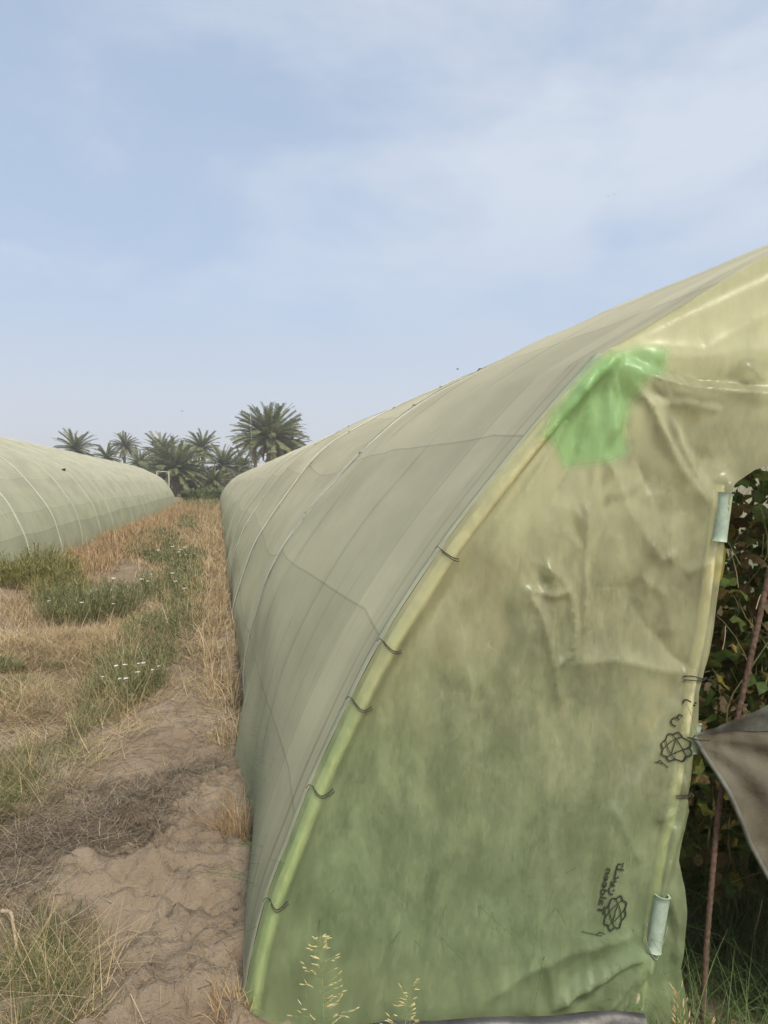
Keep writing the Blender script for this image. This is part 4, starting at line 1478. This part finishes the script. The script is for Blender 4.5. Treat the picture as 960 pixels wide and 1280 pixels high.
def leaves(P, size, droop=.5):
    n = len(P); k = len(LEAF2D)
    V = np.zeros((n, k + 1, 3))
    Fc = []
    for i in range(n):
        s = size * random.uniform(.5, 1.2)
        m = Matrix.Rotation(random.uniform(0, 6.28), 3, 'Z') @ Matrix.Rotation(random.gauss(-droop, .7), 3, 'X') @ Matrix.Rotation(random.gauss(0, .5), 3, 'Y')
        cup = random.uniform(-1.1, .5)
        pts = np.column_stack([LEAF2D[:, 0], LEAF2D[:, 1], cup * (np.abs(LEAF2D[:, 0]) ** 1.5 + .4 * LEAF2D[:, 1] ** 2) + RNG.normal(0, .10, k)])
        pts = np.vstack([pts, [(0, .15, 0)]]) * s
        V[i] = pts @ np.array(m).T + P[i]
        b = i * (k + 1)
        Fc += [(b + j, b + (j + 1) % k, b + k) for j in range(k)]
    return V.reshape(-1, 3), np.array(Fc)


def vine(label, s, off, h, w, ng, nd, size):
    b = end_pt(np.array(s), np.array(0.0), off); b[2] = gz(b[0], b[1])
    e = empty('vine_plant', label, 'vine', tuple(b), 'vine plants inside the right tunnel')
    st = []
    for k in range(7):
        pts = [np.array([0, 0, -.02])]
        for j in range(9):
            pts.append(pts[-1] + np.array([random.gauss(0, w * .16), random.gauss(0, w * .12), h / 9 * random.uniform(.7, 1.15)]))
        st.append(tube(catmull(np.array(pts), 3), np.linspace(.006, .002, 28), 5))
    mesh_obj('stem', *merge(st), M['stem'], e)

    def cloud(n, z0, z1):
        return np.stack([RNG.normal(0, w * .5, n), RNG.normal(0, w * .35, n), U(z0, z1, n) * h], -1)
    tg = cloud(160, .1, 1.0)
    w_ = blades(tg, U(.1, .35, 160), .003, U(0, 6.28, 160), U(.2, 2.6, 160), U(-1, 1.5, 160), 4, False)
    mesh_obj('tendrils', w_[0], w_[1], M['litter'], e, smooth=False)
    if ng: mesh_obj('leaves', *leaves(cloud(ng, .15, 1.05), size), M['vine'], e, smooth=False)
    if nd: mesh_obj('dry_leaves', *leaves(cloud(nd, .2, 1.0), size * .8, 1.0), M['dry_vine'], e, smooth=False)
    return e


vine('withered vine just inside the doorway with brown curled leaves', 1.75, -.45, 1.75, .36, 280, 260, .07)
vine('leafy vine at the right of the doorway with one yellow leaf', 2.25, -.55, 2.0, .42, 420, 120, .085)
vine('dark vine deeper inside the doorway', 2.0, -1.15, 2.1, .6, 560, 160, .09)
vine('dim vine far back at the right of the doorway', 2.9, -1.3, 2.0, .6, 380, 120, .105)
vine('green vine showing dimly through the film near the door pole', 1.25, -.75, 1.25, .32, 480, 20, .10)
vine('green vine showing dimly through the middle of the film', .88, -.6, .95, .24, 420, 10, .10)
vine('green vine showing dimly through the film near the end hoop', .58, -.55, .62, .16, 240, 5, .095)
# yellow leaf in the doorway
ylv = leaves(np.zeros((1, 3)), .16, 1.2)
yl = bpy.data.objects.get('vine_plant.001')
M['yellow_leaf'] = foliage('yellow_leaf', [(0, (.33, .30, .05)), (1, (.40, .34, .07))], .35)
yp = end_pt(*end_sz(np.array([945.]), np.array([728.]))[0], -.22)
lp = np.column_stack([LEAF2D[:, 0], LEAF2D[:, 1], -.3 * np.abs(LEAF2D[:, 0]) ** 1.5]); lp = np.vstack([lp, [(0, .15, 0)]]) * .13
lm = np.array(Matrix.Rotation(R(100), 3, 'X') @ Matrix.Rotation(.5, 3, 'Y'))
k = len(LEAF2D)
yo = mesh_obj('yellow_leaf', lp @ lm.T + (yp - np.array(yl.location)), [(j, (j + 1) % k, k) for j in range(k)], M['yellow_leaf'], yl, smooth=False)

# ------------------------------------------------------------------ palms
def frond(L, arch_, nl=26, ll=.55):
    """one pinnate frond along +X, rising then drooping; returns V, F"""
    ts = np.linspace(0, 1, 9)
    a = arch_[0] - (arch_[0] - arch_[1]) * ts ** 1.2
    x = np.concatenate([[0], np.cumsum(np.cos(a[:-1]) * L / 8)]); z = np.concatenate([[0], np.cumsum(np.sin(a[:-1]) * L / 8)])
    V, Fc = [], []
    for i in range(8):
        w0, w1 = .05 * (1 - ts[i]) + .01, .05 * (1 - ts[i + 1]) + .01
        b = len(V)
        V += [(x[i], -w0, z[i]), (x[i], w0, z[i]), (x[i + 1], w1, z[i + 1]), (x[i + 1], -w1, z[i + 1])]
        Fc.append((b, b + 1, b + 2, b + 3))
    for j in range(nl):
        t = .14 + .86 * (j + .5) / nl
        px_, pz = np.interp(t, ts, x), np.interp(t, ts, z); an = np.interp(t, ts, a)
        l = ll * (1.0 - .65 * abs(t - .45) ** 1.3) * random.uniform(.85, 1.1)
        for sd in (-1, 1):
            fw = random.uniform(.55, .85); up = random.uniform(.1, .5)
            d = np.array([fw * math.cos(an), sd * .8, fw * math.sin(an) + up * .6]); d /= np.linalg.norm(d)
            m_ = np.array([px_, 0, pz]) + d * l * .55
            e = np.array([px_, 0, pz]) + d * l + np.array([0, 0, -.12 * l])
            wv = np.array([math.cos(an), 0, math.sin(an)]) * .036
            b = len(V)
            V += [tuple(np.array([px_, 0, pz]) - wv), tuple(np.array([px_, 0, pz]) + wv), tuple(m_ + wv), tuple(m_ - wv), tuple(e)]
            Fc += [(b, b + 1, b + 2, b + 3), (b + 3, b + 2, b + 4)]
    return V, Fc


def crown(nf, L, low=-.5, seed=0):
    random.seed(seed)
    parts = []
    for i in range(nf):
        el = 1.45 - (1.45 - low) * (i / nf) ** .85 + random.uniform(-.12, .12)
        v, f = frond(L * random.uniform(.85, 1.1), (el, el - random.uniform(.35, .95)), 34, L * .13)
        m = Matrix.Rotation(i * 2.39996 + random.uniform(-.3, .3), 3, 'Z') @ Matrix.Rotation(random.uniform(-.5, .5), 3, 'X')
        v = np.array(v) @ np.array(m).T
        parts.append((v, f))
    return merge(parts)


def trunk_mesh(h, r, seed):
    n = 16
    ts = np.linspace(-.3, h, n)
    pts = np.stack([.12 * np.sin(ts * .5 + seed), .1 * np.cos(ts * .4 + seed), ts], -1); pts -= np.array([pts[-1, 0], pts[-1, 1], 0])
    v, f = tube(pts, r * (1.15 - .25 * np.linspace(0, 1, n)) * (1 + .12 * (np.arange(n) % 2)), 9)
    parts = [(v, f)]
    for k in range(40):                              # cut frond bases under the crown
        zc = h - random.uniform(.0, min(1.6, h)); a = k * 2.4
        o = np.array([math.cos(a) * r, math.sin(a) * r, zc])
        parts.append(tube([o, o + np.array([math.cos(a) * .14, math.sin(a) * .14, .22])], [.06, .03], 4))
    return merge(parts)


CROWNS = []


def crown_mesh(i, nf, L, low, seed):
    o = mesh_obj('crown', *crown(nf, L, low, seed), M['palm'], smooth=False)
    me = o.data; bpy.data.objects.remove(o); CROWNS.append(me)


crown_mesh(0, 78, 3.0, -.55, 1)
crown_mesh(1, 66, 2.8, -.7, 2)
crown_mesh(2, 150, 3.3, -.35, 3)
crown_mesh(3, 54, 3.0, .35, 4)
_d = mesh_obj('dead_fronds', *crown(16, 2.1, -1.5, 9), M['dead_palm'], smooth=False)
DEAD = _d.data; bpy.data.objects.remove(_d)

# pixel of crown heart, distance, crown kind, crown radius px, label
PALMS = [
    (94, 562, 105, 0, 27, 'palm crown showing behind the left tunnel, leftmost of all'),
    (134, 572, 112, 1, 20, 'low palm crown half hidden by the left tunnel beside the lone tall palm'),
    (156, 557, 125, 1, 21, 'lone slim palm with bare trunk above the left tunnel'),
    (174, 578, 122, 1, 19, 'small low palm right of the lone slim one'),
    (203, 566, 124, 0, 26, 'mid height palm behind the big bushy palm at the path end'),
    (220, 588, 100, 2, 35, 'big bushy low palm at the left of the path end'),
    (252, 560, 112, 0, 23, 'tall palm with brown trunk rising over the end of the path'),
    (279, 582, 108, 0, 30, 'rounded palm at the right of the path end'),
    (238, 594, 104, 1, 26, 'low dark palm below the tall brown trunked one'),
    (268, 600, 102, 1, 22, 'low dark palm beneath the rounded one'),
    (303, 583, 118, 1, 22, 'low palm between the rounded one and the great palm'),
    (336, 548, 92, 2, 41, 'great bushy palm above the right tunnel, biggest of the grove'),
    (356, 566, 96, 0, 32, 'palm half hidden behind the right tunnel right of the great palm'),
    (318, 560, 104, 3, 28, 'palm with upright fronds at the left of the great palm'),
    (190, 590, 110, 1, 24, 'dark low palm at the end of the left tunnel'),
]
for i, (px, py, dst, kind, rp_, lab) in enumerate(PALMS):
    random.seed(100 + i)
    c = at_depth(np.array(float(px)), np.array(float(py)), dst)
    h = max(c[2], .4)
    sc_ = rp_ / F * dst * (.98 + .12 * random.random()) / 3.0
    e = empty('palm_tree', lab, 'palm tree', (c[0], c[1], -.05), 'date palms of the grove behind the tunnels')
    o = bpy.data.objects.new('crown', CROWNS[kind]); C.objects.link(o); o.parent = e
    o.location = (0, 0, h); o.scale = (sc_, sc_, sc_); o.rotation_euler = (random.uniform(-.12, .12), random.uniform(-.12, .12), i * 1.7)
    t = mesh_obj('trunk', *trunk_mesh(h, .2 if kind != 2 else .28, i), M['trunk'], e)
    dd = bpy.data.objects.new('dead_fronds', DEAD); C.objects.link(dd); dd.parent = e
    dd.location = (0, 0, h - .25); dd.scale = (sc_ * .8,) * 3; dd.rotation_euler = (0, 0, i)


def bush(name, label, px, py_top, dst, wpx, mat, nleaf=1800, size=.22, group=None, cat_='bush'):
    c = at_depth(np.array(float(px)), np.array(float(py_top)), dst)
    h = c[2]; w = wpx / F * dst
    n = nleaf
    u_ = RNG.normal(0, 1, (n, 3)); u_ /= np.linalg.norm(u_, axis=1)[:, None]
    rr = U(.45, 1.05, n) ** .5
    bump_ = 1 + .3 * fbm(u_[:, 0] * 2.5 + px, u_[:, 2] * 2.5, 3, 8)
    P = u_ * (rr * bump_)[:, None] * np.array([w / 2, w / 2.4, h * .55]) + np.array([0, 0, h * .45])
    P = P[P[:, 2] > 0]; n = len(P)
    v, f = blades(P, U(.5, 1.4, n) * size, U(.5, 1.2, n) * size * .45, U(0, 6.28, n), U(.1, 1.4, n), U(-.3, .6, n), 2)
    e = empty(name, label, cat_, (c[0], c[1], 0), group)
    mesh_obj('foliage', v, f, mat, e, smooth=False)
    st = []
    for k in range(6):
        a = k * 1.05
        st.append(tube([np.array([.1 * math.cos(a), .1 * math.sin(a), -.1]), np.array([w * .2 * math.cos(a), w * .2 * math.sin(a), h * .7])], [.06, .02], 5))
    mesh_obj('stems', *merge(st), M['stem'], e)


for px, pt, dst, wp, lab in ((205, 592, 118, 50, 'dark scrub behind the end of the left tunnel'), (240, 590, 120, 46, 'dark scrub under the tall palm'), (275, 590, 122, 46, 'dark scrub under the rounded palm'),
                             (305, 585, 124, 40, 'dark scrub left of the great palm'), (340, 578, 112, 60, 'dark scrub under the great palm'), (172, 588, 128, 40, 'dark scrub under the lone slim palm')):
    bush('scrub_bush', lab, px, pt, dst, wp, M['bush'], 4200, .34, 'scrub under the palms')
for px, pt, dst, wp, lab in ((238, 613, 72, 24, 'bright green reedy clump at the left of the path end'), (258, 612, 78, 30, 'bright green reedy clump closing the path end'), (274, 615, 74, 16, 'small green clump at the corner of the right tunnel')):
    bush('reed_clump', lab, px, pt, dst, wp, M['reed'], 1700, .3, 'green clumps at the path end')

# thin weathered poles in the grove
for lab, pts, r_ in (('pale horizontal pole at the end of the left tunnel', [(196, 589), (211, 590)], .07), ('thin upright pole left of the great palm', [(313, 512), (315, 570)], .04)):
    a = np.array(pts, float)
    P = at_depth(a[:, 0], a[:, 1], 90.)
    prt = [tube(P, r_, 6)]
    if 'horizontal' in lab:
        prt.append(tube([P[1], [P[1][0], P[1][1], -.1]], r_, 6)); prt.append(tube([P[0], [P[0][0], P[0][1], -.1]], r_, 6))
    else:
        prt.append(tube([P[1], [P[1][0], P[1][1], -.1]], r_, 6))
    tag(mesh_obj('wooden_pole', *merge(prt), M['bone']), lab, 'pole')


# ------------------------------------------------------------------ birds
def bird(label, px, py, depth, span, flap):
    c = at_depth(np.array(float(px)), np.array(float(py)), depth)
    bd, bf = tube([(0, -.42, 0), (0, -.30, .0), (0, -.05, .02), (0, .22, .01), (0, .34, .03), (0, .44, .03), (0, .50, .02)], [.02, .07, .10, .08, .055, .05, .008], 8)
    V = [tuple(p) for p in bd]; Fc = list(bf)
    for sd in (-1, 1):
        b = len(V)
        z1, z2 = .28 * flap, .34 * flap * 1.3
        V += [(sd * .06, .16, .04), (sd * .5, .24, z1), (sd * 1.0, .02, z2), (sd * .5, -.10, z1), (sd * .06, -.12, .04)]
        V += [(sd * .06, .16, .02), (sd * .5, .24, z1 - .02), (sd * 1.0, .02, z2 - .01), (sd * .5, -.10, z1 - .02), (sd * .06, -.12, .02)]
        Fc += [(b, b + 1, b + 3, b + 4), (b + 1, b + 2, b + 3), (b + 9, b + 8, b + 6, b + 5), (b + 8, b + 7, b + 6)]
        for k in range(5): Fc.append((b + k, b + (k + 1) % 5, b + 5 + (k + 1) % 5, b + 5 + k))
    b = len(V)
    V += [(-.04, -.38, .01), (.04, -.38, .01), (.12, -.68, .01), (-.12, -.68, .01), (0, -.6, .03)]
    Fc += [(b, b + 1, b + 4), (b + 1, b + 2, b + 4), (b + 2, b + 3, b + 4), (b + 3, b, b + 4), (b, b + 3, b + 2, b + 1)]
    o = mesh_obj('bird', V, Fc, M['bird'])
    o.location = tuple(c); o.scale = (span / 2,) * 3
    o.rotation_euler = (.2, 0, 1.2 + px * .01)
    return tag(o, label, 'bird', 'small birds in the sky')


bird('small dark bird close above the right tunnel roof line', 572, 462, 24, .17, 1.6)
bird('tiny distant bird high at the right, left one of a pair', 760, 245, 45, .17, .6)
bird('tiny distant bird high at the right, right one of a pair', 768, 243, 45, .17, .9)
bird('tiny bird in the sky left of the great palm', 228, 514, 40, .22, .7)
bird('dark bird skimming over the side of the left tunnel', 80, 588, 17, .24, .9)
bird('speck of a bird just in front of the right tunnel roof', 695, 428, 10, .035, 1.0)

# ------------------------------------------------------------------ dusty air
hb = bpy.data.meshes.new('haze')
bm = bmesh.new(); bmesh.ops.create_cube(bm, size=1.0, matrix=Matrix.Translation((0, 200, 10.5)) @ Matrix.Diagonal((2400, 3600, 25, 1)))
bm.to_mesh(hb); bm.free()
ho = bpy.data.objects.new('haze', hb); C.objects.link(ho)
N = NT('haze_air')
pv_ = N.n('ShaderNodeVolumePrincipled'); pv_.inputs['Color'].default_value = (.93, .95, .97, 1); pv_.inputs['Density'].default_value = .0012; pv_.inputs['Anisotropy'].default_value = .3
N.t.links.new(pv_.outputs[0], N.out.inputs['Volume'])
hb.materials.append(N.m)
tag(ho, 'pale dusty air over the palm grove', None, None, 'stuff')
